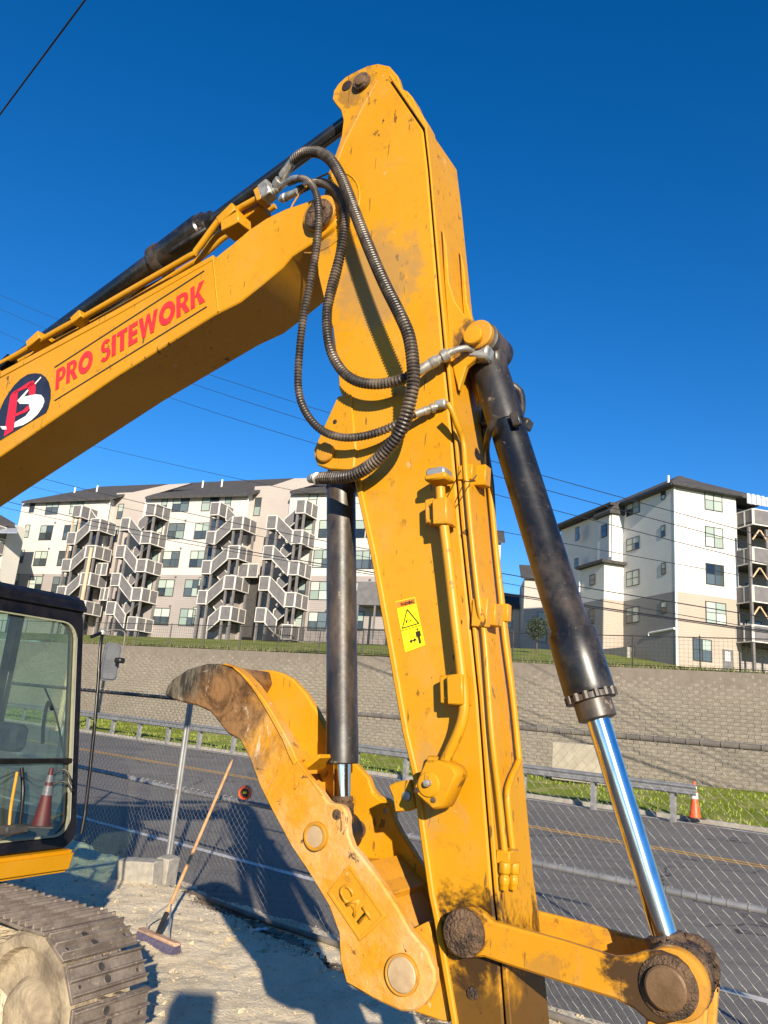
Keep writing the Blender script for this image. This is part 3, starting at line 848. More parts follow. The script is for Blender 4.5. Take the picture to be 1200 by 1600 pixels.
# caked dirt on the joint: rough lumps
mb = MB(); rr = random.Random(3)
for k in range(150):
    a = rr.uniform(-.9, 2.2); rad = rr.uniform(.055, .078); t_ = rr.uniform(.0, .20)
    q = Vector((c.x + math.cos(a) * rad, t_, c.z + math.sin(a) * rad)); s_ = rr.uniform(.003, .009)
    pts_ = [q + Vector((rr.uniform(-1, 1), rr.uniform(-1, 1), rr.uniform(-1, 1))) * s_ for _ in range(5)]
    mb.add(pts_, [(0, 1, 2), (0, 2, 3), (0, 3, 4), (1, 2, 4), (1, 3, 4), (2, 3, 4)])
tag(mb.build('caked_dirt', M['grime'], EX), kind='stuff')
# bucket link going down, and the bucket hanging below
bl = [Vector((c.x - .07, 0, c.z)), Vector((c.x + .07, 0, c.z)), Vector((c.x + .02, 0, c.z - .5)), Vector((c.x - .09, 0, c.z - .5))]
MB().prism(shift(bl, .04), shift(bl, .075)).prism(shift(bl, .195), shift(bl, .23)).build('bucket_link', M['yeldust'], EX, bevel=.006)
sb = E3(745, 1740, 0)
bx, bz = c.x - .03, c.z - .5
prof = [(-.30, -.02), (.05, .05), (.25, -.05), (.32, -.25), (.22, -.45), (.0, -.55), (-.28, -.52), (-.42, -.40)]
outl = [Vector((sb.x + .12 + a, -.22, sb.z + .02 + b)) for a, b in prof]
bk_ = MB()
bk_.prism(outl, shift(outl, -.19)); bk_.prism(shift(outl, .46), shift(outl, .49))
for p, q in zip(outl[:-1], outl[1:]): bk_.bar(Vector((p.x, .135, p.z)), Vector((q.x, .135, q.z)), .66, .02, Vector((0, 0, 1)))
bk_.build('bucket', M['yelend'], EX)

# ---- cylinders --------------------------------------------------
def cyl(a, b, prof, mat, name, parent=EX, n=40):
    return MB().lathe(a, b, prof, n).build(name, M[mat], parent, smooth=True)


T = .135
# bucket cylinder
A = E3(765, 578, T); B = E3(1041, 1468, T); ax = (B - A).normalized(); LB = (B - A).length
eye = E3(745, 521, .025); eye = Vector((eye.x, T, eye.z))
def at(x, y): return (E3(x, y, T) - A).dot(ax)
g0, g1, g2 = at(893, 985), at(924, 1083), at(929, 1106)
bc = cyl(A, B, [(-.035, .035), (-.03, .056), (at(790, 665), .0605), (at(790, 665) + .002, .058), (at(792, 672), .058), (g0 - .01, .0585), (g0 + .012, .071), (g0 + .10, .0725), (g1 - .012, .0725), (g1, .070)], 'blk', 'bucket_cylinder')
tp = cyl(A, B, [(-.03, .04), (-.028, .058), (.0, .063), (at(788, 655), .0625), (at(790, 665), .0615)], 'blkdust', 'barrel_cap', bc)
gl = cyl(A, B, [(g1, .058), (g1 + .004, .069), (g1 + .02, .069), (g1 + .022, .054), (g2 + .03, .054), (g2 + .034, .045)], 'blkdust', 'cylinder_gland', bc)
for k in range(14):
    an = 2 * math.pi * k / 14; e_ = ax.orthogonal().normalized(); h_ = ax.cross(e_)
    q = A + ax * (g1 - .002) + (e_ * math.cos(an) + h_ * math.sin(an)) * .066
    MB().lathe(q, q + ax, [(0, .0095), (.022, .0095)], 8).build('gland_bolt', M['blkdust'], bc, smooth=True)
cyl(A, B, [(g2 + .02, .0325), (LB, .0325)], 'chrome', 'cylinder_rod', bc)
cyl(A, B, [(LB - .012, .045), (LB + .02, .05), (LB + .06, .055)], 'grime', 'rod_end', bc)
MB().lathe(Vector((eye.x, .06, eye.z)), Vector((eye.x, 1, eye.z)), [(0, .05), (.005, .06), (.145, .06), (.15, .05)], 30).build('cylinder_eye', M['blkdust'], bc, smooth=True)
MB().bar(eye, A + ax * .02, .10, .09, Vector((0, 1, 0))).build('eye_neck', M['blkdust'], bc, bevel=.012)
blk('port_block', 752, 553, .05, .07, .06, .05, M['zinc'], bc, -10, .008)
pipe('port_hose', [(796, 600, .26), (812, 612, .28), (815, 640, .27), (806, 662, .24)], .014, M['hosedark'], bc)
blk('port_block', 818, 662, .2, .05, .05, .035, M['blkdust'], bc, -20)
pipe('port_pipe', [(790, 668, .22), (772, 663, .22), (752, 662, .22)], .010, M['hosedark'], bc)
pipe('return_pipe', [(757, 640, .24), (759, 700, .24), (767, 760, .24), (770, 830, .24)], .012, M['hosedark'], bc)
blk('weld_bracket', 806, 655, .07, .03, .02, .05, M['blkdust'], bc, 20)
# thumb cylinder
A2 = E3(533, 770, T); B2 = E3(535, 1250, T); ax2 = (B2 - A2).normalized(); L2 = (B2 - A2).length
q1 = (E3(534, 1194, T) - A2).dot(ax2)
tcx = cyl(A2, B2, [(-.09, .03), (-.08, .052), (0, .0535), (q1 - .13, .0535), (q1 - .128, .0545), (q1 - .004, .0545), (q1, .051)], 'blkdust', 'thumb_cylinder')
cyl(A2, B2, [(q1 - .02, .029), (L2 + .02, .029)], 'chrome', 'cylinder_rod', tcx)
cyl(A2, B2, [(L2 - .012, .034), (L2, .037), (L2 + .008, .033), (L2 + .012, .039), (L2 + .03, .037), (L2 + .1, .04)], 'grime', 'rod_end', tcx)
pe = E3(506, 705, 0)
MB().lathe(Vector((pe.x, .045, pe.z)), Vector((pe.x, 1, pe.z)), [(0, .05), (.18, .05)], 28).build('cylinder_eye', M['yelend'], tcx, smooth=True)
MB().bar(Vector((pe.x, T, pe.z)), A2, .10, .09, Vector((0, 1, 0))).build('eye_neck', M['blkdust'], tcx, bevel=.012)
# stick cylinder above the boom
RA = E3(326, 351, T); RB = E3(588, 159, T); ax3 = (RB - RA).normalized(); L3 = (RB - RA).length
RB2 = E3(562, 124, .04); RB2 = Vector((RB2.x, T, RB2.z))
BB = RA - ax3 * 1.9
sc_ = cyl(BB, RA, [(0, .04), (.01, .058), (1.58, .058), (1.60, .072), (1.86, .074), (1.87, .066), (1.90, .066), (1.905, .05), (1.94, .05)], 'blk', 'stick_cylinder')
cyl(RA, RB, [(-.05, .032), (L3 - .02, .032)], 'darkrod', 'cylinder_rod', sc_)
for k in range(10):
    an = 2 * math.pi * k / 10; e_ = ax3.orthogonal().normalized(); h_ = ax3.cross(e_)
    q = RA + ax3 * -.03 + (e_ * math.cos(an) + h_ * math.sin(an)) * .060
    MB().lathe(q, q + ax3, [(0, .009), (.022, .009)], 8).build('gland_bolt', M['blkdust'], sc_, smooth=True)
MB().lathe(Vector((RB.x, .075, RB.z)), Vector((RB.x, 1, RB.z)), [(0, .05), (.12, .05)], 28).build('rod_eye', M['darkmetal'], sc_, smooth=True)
cyl(BB, RA, [(1.55, .078), (1.56, .080), (1.59, .080), (1.60, .078)], 'blkdust', 'band', sc_)
pipe('port_hose', [(215, 425, .12), (260, 398, .1), (300, 372, .08), (322, 358, .1)], .013, M['hosedark'], sc_)

# ---- thumb ---------------------------------------------------------
th_up = [(256, 1085), (260, 1073), (268, 1062), (292, 1046), (322, 1037), (351, 1037), (368, 1044), (380, 1054), (393, 1067), (405, 1083), (418, 1101), (430, 1121), (443, 1144), (455, 1167), (463, 1187), (480, 1212), (497, 1231), (505, 1243), (513, 1254), (524, 1256), (533, 1258), (540, 1266), (543, 1278), (542, 1290), (544, 1305), (550, 1322), (563, 1337), (592, 1375), (622, 1421), (640, 1454), (667, 1487), (679, 1517), (680, 1537), (672, 1556), (660, 1572), (647, 1581), (626, 1581)]
th_lo = [(584, 1562), (540, 1537), (530, 1500), (528, 1458), (513, 1417), (480, 1362), (455, 1325), (426, 1271), (405, 1229), (390, 1187), (374, 1156), (355, 1146), (328, 1112), (308, 1103), (292, 1099), (272, 1094)]
th = EL(th_up + th_lo, -.01)
thumb = MB().prism(th, shift(th, .022)).build('thumb', M['thumb'], EX, bevel=.006)
thumb['label'] = 'curved thumb, yellow below and worn to brown steel at its toothed tip'
# far plate: same sweep, with the tip joined by a web
far_up = [(256, 1085), (268, 1062), (292, 1046), (322, 1037), (351, 1037), (368, 1042), (385, 1052), (405, 1075), (422, 1104), (440, 1140), (463, 1170), (490, 1202), (505, 1218), (513, 1245), (524, 1256), (540, 1266), (545, 1285), (556, 1310), (580, 1350), (622, 1421), (640, 1454), (667, 1487), (679, 1517), (680, 1537), (647, 1581)]
ff = EL(far_up + th_lo, -.01)
MB().prism(shift(ff, .255), shift(ff, .287)).build('far_plate', M['yel'], thumb, bevel=.006)
# raised rib along the upper edge
rb_ = [(345, 1038), (362, 1043), (376, 1055), (392, 1074), (408, 1098), (424, 1126), (440, 1155), (450, 1180), (458, 1196), (464, 1188), (455, 1167), (443, 1144), (430, 1121), (418, 1101), (405, 1083), (393, 1067), (380, 1054), (368, 1044), (351, 1036)]
rbp = EL(rb_, -.018)
MB().prism(rbp, shift(rbp, .03)).build('edge_rib', M['yeldust'], thumb, bevel=.003)
# web between the plates (back skin of the curve)
wl = EL([(262, 1088), (300, 1098), (335, 1112), (365, 1146), (384, 1160), (402, 1195), (430, 1255), (470, 1325), (520, 1405), (545, 1460), (560, 1530)], -.01)
wi = EL([(272, 1078), (305, 1085), (345, 1102), (378, 1140), (396, 1158), (415, 1192), (440, 1248), (480, 1318), (530, 1400), (556, 1455), (572, 1522)], -.01)
wb = MB()
for i in range(len(wl) - 1):
    q = [wl[i], wl[i + 1], wi[i + 1], wi[i]]
    wb.prism(shift(q, .02), shift(q, .257))
wb.build('back_web', M['yeldust'], thumb)
# tip block: fills the toe between the plates, with teeth grooves
tp_ = EL([(258, 1084), (269, 1064), (293, 1048), (322, 1039), (348, 1040), (352, 1060), (330, 1100), (296, 1096)], -.01)
MB().prism(shift(tp_, .018), shift(tp_, .26)).build('tip', M['thumb'], thumb, bevel=.006)
rt = random.Random(5)
mbt = MB()
for k in range(13):
    u = k / 12; x0 = 258 + u * 70
    p = E3(x0 + 2, 1084 - u * 20 + 6 * math.sin(u * 3) - 8, -.0135); q = E3(x0 + 12, 1070 - u * 28, -.0135)
    mbt.bar(p, q, .004, .004, Vector((0, 1, 0)))

# wear plate outline low on the curve, seams
for (a_, b_) in (((463, 1190), (424, 1243)), ((463, 1188), (503, 1243))):
    MB().tube([E3(*a_, -.0115), E3(*b_, -.0115)], .0022, 5).build('weld_seam', M['yeldust'], thumb)
# cross plates between the thumb sides
for poly in ([(500, 1355), (560, 1360), (600, 1400), (596, 1412), (552, 1372), (500, 1366)], [(556, 1350), (580, 1378), (610, 1440), (640, 1500), (632, 1504), (604, 1448), (572, 1386), (552, 1358)]):
    a = EL(poly, -.01); MB().prism(shift(a, .02), shift(a, .257)).build('cross_plate', M['yeldust'], thumb, bevel=.002)
gs = EL([(474, 1200), (492, 1190), (494, 1184), (480, 1190)], 0)
a = EL([(470, 1196), (498, 1178), (500, 1184), (476, 1204)], .02); MB().prism(shift(a, .02), shift(a, .12)).build('gusset', M['yelclean'], thumb, bevel=.002)
# far upper side plates with ear and hole, right of the cylinder
fe = EL([(500, 1190), (470, 1195), (497, 1231), (513, 1254), (528, 1255), (540, 1266), (540, 1290), (560, 1330), (597, 1405), (588, 1425), (520, 1380), (470, 1290)], -.01)
cap('ear_hole', 525, 1273, -.013, -.008, .017, M['grime'], thumb)
cp = cap('rod_pin', 491, 1307, -.024, -.008, .040, M['pinpale'], thumb); cap('pin_end', 492, 1307, -.028, -.02, .024, M['pin'], cp) if 0 else None
ring('pin_ring', 491, 1307, -.027, -.010, .042, .031, M['yelend'], thumb)
cap('pivot_pin', 626, 1524, -.028, -.008, .046, M['pinpale'], thumb)['label'] = 'bare rusty pivot pin'
ring('pin_ring', 626, 1524, -.024, -.008, .052, .045, M['yelend'], thumb)
pr = E3(491, 1307, 0)
MB().lathe(Vector((pr.x, .02, pr.z)), Vector((pr.x, 1, pr.z)), [(0, .03), (.24, .03)], 20).build('rod_pin', M['grime'], thumb, smooth=True)
MB().lathe(Vector((pr.x, .075, pr.z)), Vector((pr.x, 1, pr.z)), [(0, .045), (.006, .062), (.11, .062), (.118, .045)], 30).build('rod_boss', M['blkdust'], tcx, smooth=True)
# raised cast plate with the maker's letters
cpoly = [(545, 1352), (602, 1432), (562, 1470), (512, 1395)]
cst = EL(cpoly, -.0125)
cast = MB().prism(cst, shift(cst, -.008)).build('cast_plate', M['yeldust'], thumb, bevel=.0015)
inner = EL([(545, 1357), (596, 1431), (562, 1464), (517, 1395)], -.016)
outer = EL([(545, 1351), (603, 1432), (562, 1471), (511, 1395)], -.016)
MB().ringbox(outer, inner, (0, .004, 0)).build('plate_rim', M['yeldust'], thumb, bevel=.001)
# letters run down the plate: baseline along the lower-left long edge
o_ = E3(526, 1394, -.0135); ux = E3(566, 1452, -.0135) - o_; uy = (E3(541, 1376, -.0135) - o_)
text_mesh('cast_lettering', 'CAT', o_, ux, uy, M['yeldust'], thumb, .0022, .035)
o1 = [E3(x, y, -.0162) for x, y in ((534, 1412), (552, 1424), (556, 1458))]

# pivot bracket under the stick which carries the thumb
pv = EL([(612, 1440), (640, 1454), (668, 1440), (690, 1500), (704, 1598), (690, 1596), (652, 1583), (600, 1560), (590, 1500)], .03)
MB().prism(shift(pv, .03), shift(pv, .06)).build('pivot_bracket', M['yeldust'], EX, bevel=.004)
MB().prism(shift(pv, .21), shift(pv, .24)).build('pivot_bracket', M['yeldust'], EX, bevel=.004)
# far side main-pin plate (tall plate with ear seen beyond the cylinder)
mp = [(558, 1200), (575, 1225), (590, 1243), (606, 1249), (614, 1260), (616, 1285), (640, 1330), (668, 1368), (700, 1410), (690, 1500), (640, 1500), (600, 1440), (566, 1400), (545, 1330), (548, 1240)]
a = EL(mp, .26)
MB().prism(shift(a, .262), shift(a, .29)).build('far_side_plate', M['yel'], thumb, bevel=.004)
cap('ear_hole', 602, 1267, .255, .262, .016, M['zinc'], thumb)

# ---- cab -----------------------------------------------------------
CT0, CT1 = .22, 1.22
M['seal'] = simple('olive window seal', (.20, .20, .13), (.26, .25, .17), 9, .5)


def cabS(z): return -2.29 - .22 * (z - .95)


cab = empty('cab', (0, 0, 0)); cab.parent = EX
zs0, zs1 = 1.02, 2.30


def rrect(t0, t1, z0, z1, r, k=5, off=0.0):
    out = []
    for (ct, cz, a0) in ((t1 - r, z1 - r, 0), (t0 + r, z1 - r, 90), (t0 + r, z0 + r, 180), (t1 - r, z0 + r, 270)):
        for i in range(k + 1):
            a = R(a0 + 90 * i / k); t_ = ct + math.cos(a) * r; z_ = cz + math.sin(a) * r
            out.append(E(cabS(z_) + off, t_, z_))
    return out


oo = rrect(CT0 - .02, CT1, .93, 2.36, .10); ii = rrect(CT0 + .03, CT1 - .055, .995, 2.245, .10)
MB().ringbox(oo, ii, (-.09, 0, 0)).build('front_frame', M['darkmetal'], cab, bevel=.008)
gas = rrect(CT0 + .03, CT1 - .055, .995, 2.245, .10, off=.004); gi_ = rrect(CT0 + .038, CT1 - .065, 1.004, 2.236, .095, off=.004)
MB().ringbox(gas, gi_, (-.02, 0, 0)).build('window_seal', M['seal'], cab)
gp = rrect(CT0 + .03, CT1 - .055, .995, 2.245, .10, off=-.02)
MB().prism(gp, [p + Vector((-.005, 0, 0)) for p in gp]).build('windshield', M['cabglass'], cab)
zb = 1.41
MB().box(cabS(zb) - .03 + 3, cabS(zb) + .012 + 3, CT0 + .02, CT1 - .06, zb - .014, zb + .014).build('window_bar', M['darkmetal'], cab, bevel=.003)
# roof
rf = [E(cabS(2.30) + .02, 0, 2.30), E(cabS(2.34) + .03, 0, 2.36), E(cabS(2.39) - .03, 0, 2.42), E(-3.2, 0, 2.46), E(-3.75, 0, 2.43), E(-3.78, 0, 2.31)]
MB().prism(shift(rf, CT0 - .03), shift(rf, CT1 + .015)).build('cab_roof', M['darkmetal'], cab, bevel=.025, seg=3)
# side walls: lower panels, pillars, rear
SPL = E3(24, 1010, CT1).x - 3 - .055; print('SPL', SPL)
for t_ in (CT0, CT1 - .05):
    lo_ = 1.45 if t_ == CT0 else 1.06; pm_ = M['yel'] if t_ == CT0 else M['darkmetal']
    a = [E(cabS(.95) - .05, t_, .93), E(cabS(lo_) - .06, t_, lo_), E(-3.7, t_, lo_), E(-3.7, t_, .93)]
    MB().prism(a, [p + Vector((0, .04, 0)) for p in a]).build('side_panel', pm_, cab, bevel=.004)
    for s_ in (SPL, -3.68): MB().box(s_ + 3, s_ + 3.11, t_, t_ + .045, lo_, 2.36).build('pillar', M['darkmetal'], cab, bevel=.006)
    g = [E(cabS(lo_) - .07, t_ + .02, lo_), E(cabS(2.31) - .07, t_ + .02, 2.31), E(-3.66, t_ + .02, 2.31), E(-3.66, t_ + .02, lo_)]
    MB().prism(g, [p + Vector((0, .005, 0)) for p in g]).build('side_window', M['cabglass'], cab)
MB().box(-.72, -.68, CT0 + .04, CT1 - .05, .93, 1.5).build('rear_panel', M['darkmetal'], cab)
MB().box(-.72, 3 + cabS(.95) - .05, CT0 + .05, CT1 - .06, .93, .97).build('cab_floor', M['darkmetal'], cab)
st_ = cab
MB().box(-.72, -.24, .44, .92, 1.22, 1.36).build('seat_cushion', M['seat'], st_, bevel=.04, seg=3)
MB().box(-.80, -.66, .46, .90, 1.34, 1.98).build('seat_back', M['seat'], st_, bevel=.05, seg=3)
MB().box(-.79, -.68, .56, .80, 1.99, 2.17).build('headrest', M['seat'], st_, bevel=.04, seg=3)
for t_ in (.36, .94): MB().box(-.6, -.1, t_, t_ + .1, 1.38, 1.46).build('arm_console', M['seat'], st_, bevel=.02)
for t_ in (.41, .99):
    MB().tube([Vector((-.14, t_, 1.46)), Vector((-.10, t_, 1.60)), Vector((-.09, t_, 1.66))], .012, 8).build('lever', M['darkmetal'], cab, smooth=True)
    MB().lathe(Vector((-.09, t_, 1.65)), Vector((-.08, t_, 1.78)), [(0, .015), (.03, .027), (.08, .024), (.10, .01)], 12).build('lever_knob', M['seat'], cab, smooth=True)
for t_ in (.60, .72):
    MB().tube(catmull([Vector((.50, t_, .97)), Vector((.48, t_, 1.2)), Vector((.44, t_, 1.36)), Vector((.46, t_, 1.44))], .03), .011, 8).build('travel_lever', M['decalyel'] if t_ < .65 else M['darkmetal'], cab, smooth=True)
    MB().box(.46, .62, t_ - .05, t_ + .05, .97, 1.0).build('pedal', M['darkmetal'], cab, bevel=.005)
MB().tube(catmull([Vector((.50, 1.02, 1.5)), Vector((.46, 1.03, 1.62)), Vector((.48, 1.02, 1.74)), Vector((.53, 1.02, 1.70))], .02), .011, 8).build('grab_bar', M['darkmetal'], cab, smooth=True)
pipe('joystick', [(14, 1296, .70), (17, 1262, .70), (24, 1222, .70), (27, 1206, .70)], .008, M['yeldust'], cab)
pipe('joystick', [(30, 1298, .80), (36, 1240, .80), (34, 1200, .80)], .011, M['darkmetal'], cab)
blk('side_console', 6, 1150, .90, .34, .12, .16, M['seat'], cab, 0, .03)
blk('foot_rest', 14, 1296, .72, .16, .14, .05, M['black2'], cab, 8, .01)
pipe('wiper_arm', [(100, 1180, 1.16), (88, 1120, 1.10), (70, 1075, 1.02)], .006, M['darkmetal'], cab)
for k, y_ in enumerate((1186, 1196)): pipe('cab_cable', [(0, y_ + 30, .9), (30, y_ + 20 - 6 * k, .95), (62, y_ + 34, 1.0), (100, y_ + 16 + 9 * k, 1.08), (112, y_ + 40, 1.12)], .006, M['hosedark'], cab)
# skirt below the cab
sk = [E(cabS(.93) + .05, 0, .925), E(cabS(.93) + .02, 0, .80), E(-3.8, 0, .80), E(-3.8, 0, .925)]
MB().prism(shift(sk, CT0 - .4), shift(sk, CT1 - .03)).build('platform_skirt', M['yelclean'], EX, bevel=.02, seg=2)
# house of the machine, mostly outside the picture
MB().box(-3.4 + 0, -.85, -1.0, CT1, .82, 1.75).build('engine_house', M['yel'], EX, bevel=.05, seg=2)
MB().lathe(Vector((-.9, .135, .5)), Vector((-.9, .135, 1)), [(0, .45), (.30, .45)], 32).build('swing_ring', M['darkmetal'], EX)
# handrail and mirror on the far front corner
hr = [E3(160, 992, 1.34), E3(157, 1010, 1.34), E3(151, 1100, 1.33), E3(141, 1200, 1.32), E3(133, 1270, 1.31), E3(127, 1302, 1.30)]
rail_ = MB().tube(catmull(hr, .04), .011, 10).build('handrail', M['darkmetal'], EX, smooth=True)
q = E3(160, 988, 1.34)
MB().lathe(q - Vector((0, 0, .02)), q + Vector((0, 0, 1)), [(0, .018), (.006, .027), (.03, .027), (.042, .015)], 16).build('rail_cap', M['zinc'], rail_, smooth=True)
MB().tube([E3(143, 995, 1.22), q], .012, 8).build('rail_arm', M['darkmetal'], rail_)
mr = empty('side_mirror'); mr.parent = EX
hc = E3(174, 1034, 1.40)
out = []
for (a_, b_, s0) in ((.030, .075, 0), (-.030, .075, 90), (-.030, -.075, 180), (.030, -.075, 270)):
    for i in range(5):
        a = R(s0 + 22.5 * i); out.append((a_ + math.cos(a) * .030, b_ + math.sin(a) * .030))
dirx = (Vector((.45, .9, 0))).normalized()
f0 = [hc + dirx * a * .92 + Vector((0, 0, b * 1.18)) for a, b in out]
nrm = dirx.cross(Vector((0, 0, 1)))
MB().prism(f0, [p - nrm * .045 for p in f0]).build('mirror_housing', M['mirrorback'], mr, bevel=.012, seg=3)
pipe('mirror_arm', [(160, 988, 1.36), (176, 984, 1.40), (194, 987, 1.42), (194, 1002, 1.42), (190, 1030, 1.42)], .005, M['tanwood'] if 0 else M['brownrail'], mr)
blk('mirror_clamp', 187, 1032, 1.40, .06, .05, .035, M['blkdust'], mr, 0, .008)

# ---- left track -------------------------------------------------
TT0, TT1 = .42, .84
trk = empty('crawler_track'); trk.parent = EX
zc, rad = .425, .335
fs = E3(93, 1460, TT0).x          # where the top run starts to curve down
cx_front, cx_rear = fs - .18, fs - 2.75
shoe = MB()
shoe.box(-.077, .077, TT0, TT1, 0, .016)
for k, g_ in enumerate((-.066, -.008, .050)):
    shoe.add([(g_ - .009, TT0, .016), (g_ + .009, TT0, .016), (g_ + .004, TT0, .037), (g_ - .004, TT0, .037), (g_ - .009, TT1, .016), (g_ + .009, TT1, .016), (g_ + .004, TT1, .037), (g_ - .004, TT1, .037)],
             [(0, 1, 2, 3), (7, 6, 5, 4), (0, 4, 5, 1), (1, 5, 6, 2), (2, 6, 7, 3), (3, 7, 4, 0)])
shoe.mi = 1
for t_ in (TT0 + .05, TT1 - .05): shoe.lathe(Vector((.02, t_, .013)), Vector((.02, t_, 1)), [(0, .011), (.0045, .011)], 10)
for (x_, t_) in ((-.035, .60), (.02, .62)): shoe.lathe(Vector((x_, t_, .013)), Vector((x_, t_, 1)), [(0, .020), (.0045, .020)], 12)
shoe.mi = 0
for t_ in (.585, .675): shoe.add([(-.085, t_ - .02, -.02), (-.085, t_ + .02, -.02), (-.085, t_ + .02, .03), (-.085, t_ - .02, .03), (-.05, t_ - .025, -.02), (-.05, t_ + .025, -.02), (-.05, t_ + .025, .02), (-.05, t_ - .025, .02)], [(0, 1, 2, 3), (7, 6, 5, 4), (0, 4, 5, 1), (1, 5, 6, 2), (2, 6, 7, 3), (3, 7, 4, 0)])
sh0 = shoe.build('track_shoe', [M['track'], M['black2']], trk, bevel=.0025)
straight = cx_front - cx_rear; per = 2 * straight + 2 * math.pi * rad; npitch = int(per / .163); pit = per / npitch
first = True; rj = random.Random(8)
for k in range(npitch):
    d = k * pit
    if d < straight: x_, z_, a = cx_front - d, zc + rad, 0
    elif d < straight + math.pi * rad:
        q = (d - straight) / rad; x_, z_, a = cx_rear - math.sin(q) * rad, zc + math.cos(q) * rad, -q
    elif d < 2 * straight + math.pi * rad: x_, z_, a = cx_rear + (d - straight - math.pi * rad), zc - rad, math.pi
    else:
        q = (d - 2 * straight - math.pi * rad) / rad; x_, z_, a = cx_front + math.sin(q) * rad, zc - math.cos(q) * rad, math.pi - q
    sag = -.02 * math.sin(math.pi * d / straight) if d < straight else 0
    mw = Matrix.Translation((x_, 0, z_ + sag)) @ Matrix.Rotation(a + rj.uniform(-.03, .03), 4, 'Y')
    if first: sh0.matrix_basis = mw; first = False
    else:
        inst(sh0, trk, mw=mw)
# idler wheel with its rim, and the sandy track frame
idc = Vector((cx_front, TT0 + .03, zc))
MB().lathe(idc, idc + Vector((0, 1, 0)), [(-.03, .05), (-.03, .10), (-.02, .12), (.028, .15), (.032, .24), (.02, .262), (-.024, .275), (-.03, .29), (-.026, .322), (.0, .338), (.03, .335), (.30, .335)], 48).build('idler', M['idler'], trk, smooth=True)
MB().box(cx_rear, cx_front - .25, TT0 + .08, TT1 - .08, .18, .58).build('track_frame', M['idler'], trk, bevel=.04, seg=2)
mb = MB(); nx, ny = 46, 14
for i in range(nx):
    for j in range(ny):
        x_ = cx_rear + (cx_front - .12 - cx_rear) * i / (nx - 1); y_ = TT0 + .02 + .33 * j / (ny - 1)
        z_ = .60 + .055 * noise.noise((x_ * 5, y_ * 6, 0)) + .02 * noise.noise((x_ * 22, y_ * 22, 3)) - (.38 * max(0, (.07 - (y_ - TT0 - .02)) / .07) ** 1.2)
        mb.v.append((x_, y_, z_))
for i in range(nx - 1):
    for j in range(ny - 1):
        q = i * ny + j; mb.f.append((q, q + ny, q + ny + 1, q + 1)); mb.m.append(0)
tag(mb.build('packed_sand', M['sandpile'], trk, smooth=True), kind='stuff')
for k in range(5):
    c_ = Vector((cx_front - .55 - k * .42, TT0 + .06, .16)); MB().lathe(c_, c_ + Vector((0, 1, 0)), [(0, .05), (.0, .09), (.3, .09)], 20).build('track_roller', M['idler'], trk, smooth=True)
# right track, outside the frame, so that the machine stands on two
trb = empty('crawler_track'); trb.parent = EX
MB().box(cx_rear - .3, cx_front + .3, -1.25, -.82, 0.02, .78).build('track_belt', M['track'], trb, bevel=.2, seg=4)
MB().box(cx_rear + .4, cx_front - .5, -.85, TT0 + .1, .3, .62).build('undercarriage', M['idler'], EX, bevel=.04)

# ================================================================== GROUND, ROAD, WALL
RD = Vector((.785, -.620, 0)).normalized(); RN = Vector((-RD.y, RD.x, 0))   # along the road, across it (away)
FP0 = Vector((-1.85, 8.39, 0)); FDr = Vector((.762, -.648, 0)).normalized(); FNr = Vector((.648, .762, 0)).normalized()
NEAR = Vector((-2.4, 10.8, 0)); FAR = Vector((3.5, 22.0, 0)); MID = Vector((3.16, 15.5, 0))
W0 = Vector((13.3, 26.6, 0)); WD = Vector((29.8, -17.4, 0)).normalized(); WN = Vector((17.4, 29.8, 0)).normalized()
WH = 4.2


def sheet(name, p, d, n, l0, l1, w0, w1, z, mat, parent=None, kind='structure'):
    vs = [p + d * a + n * b + Vector((0, 0, z)) for a, b in ((l0, w0), (l1, w0), (l1, w1), (l0, w1))]
    o = MB().add(vs, [(0, 1, 2, 3)]).build(name, mat, parent)
    if kind and parent is None: o['kind'] = kind
    return o


sheet('ground', Vector((0, 0, 0)), Vector((1, 0, 0)), Vector((0, 1, 0)), -1500, 1500, -1500, 1500, -.03, M['ground'])
hf = (FAR - FP0).dot(RN)
road = sheet('road', FP0, RD, RN, -90, 90, -3.2, hf, .0, M['asphalt'])
wn_ = (NEAR - FP0).dot(RN); wm_ = (MID - FP0).dot(RN)
for nm, w0, w1, mt in (('white_line', wn_ - .06, wn_ + .06, 'roadwhite'), ('yellow_line', wm_ - .17, wm_ - .06, 'roadyel'), ('yellow_line', wm_ + .06, wm_ + .17, 'roadyel'), ('white_line', hf - .45, hf - .33, 'roadwhite')):
    tag(sheet(nm, FP0, RD, RN, -90, 90, w0, w1, .004, M[mt]), kind='structure')
# low concrete edge beyond the road
mb = MB(); a = FAR - RD * 90; b = FAR + RD * 90
mb.prism([a + Vector((0, 0, -.02)), a + RN * .15 + Vector((0, 0, -.02)), a + RN * .15 + Vector((0, 0, .10)), a + RN * .03 + Vector((0, 0, .10))], [b + Vector((0, 0, -.02)), b + RN * .15 + Vector((0, 0, -.02)), b + RN * .15 + Vector((0, 0, .10)), b + RN * .03 + Vector((0, 0, .10))])
tag(mb.build('kerb', M['kerb']), kind='structure')
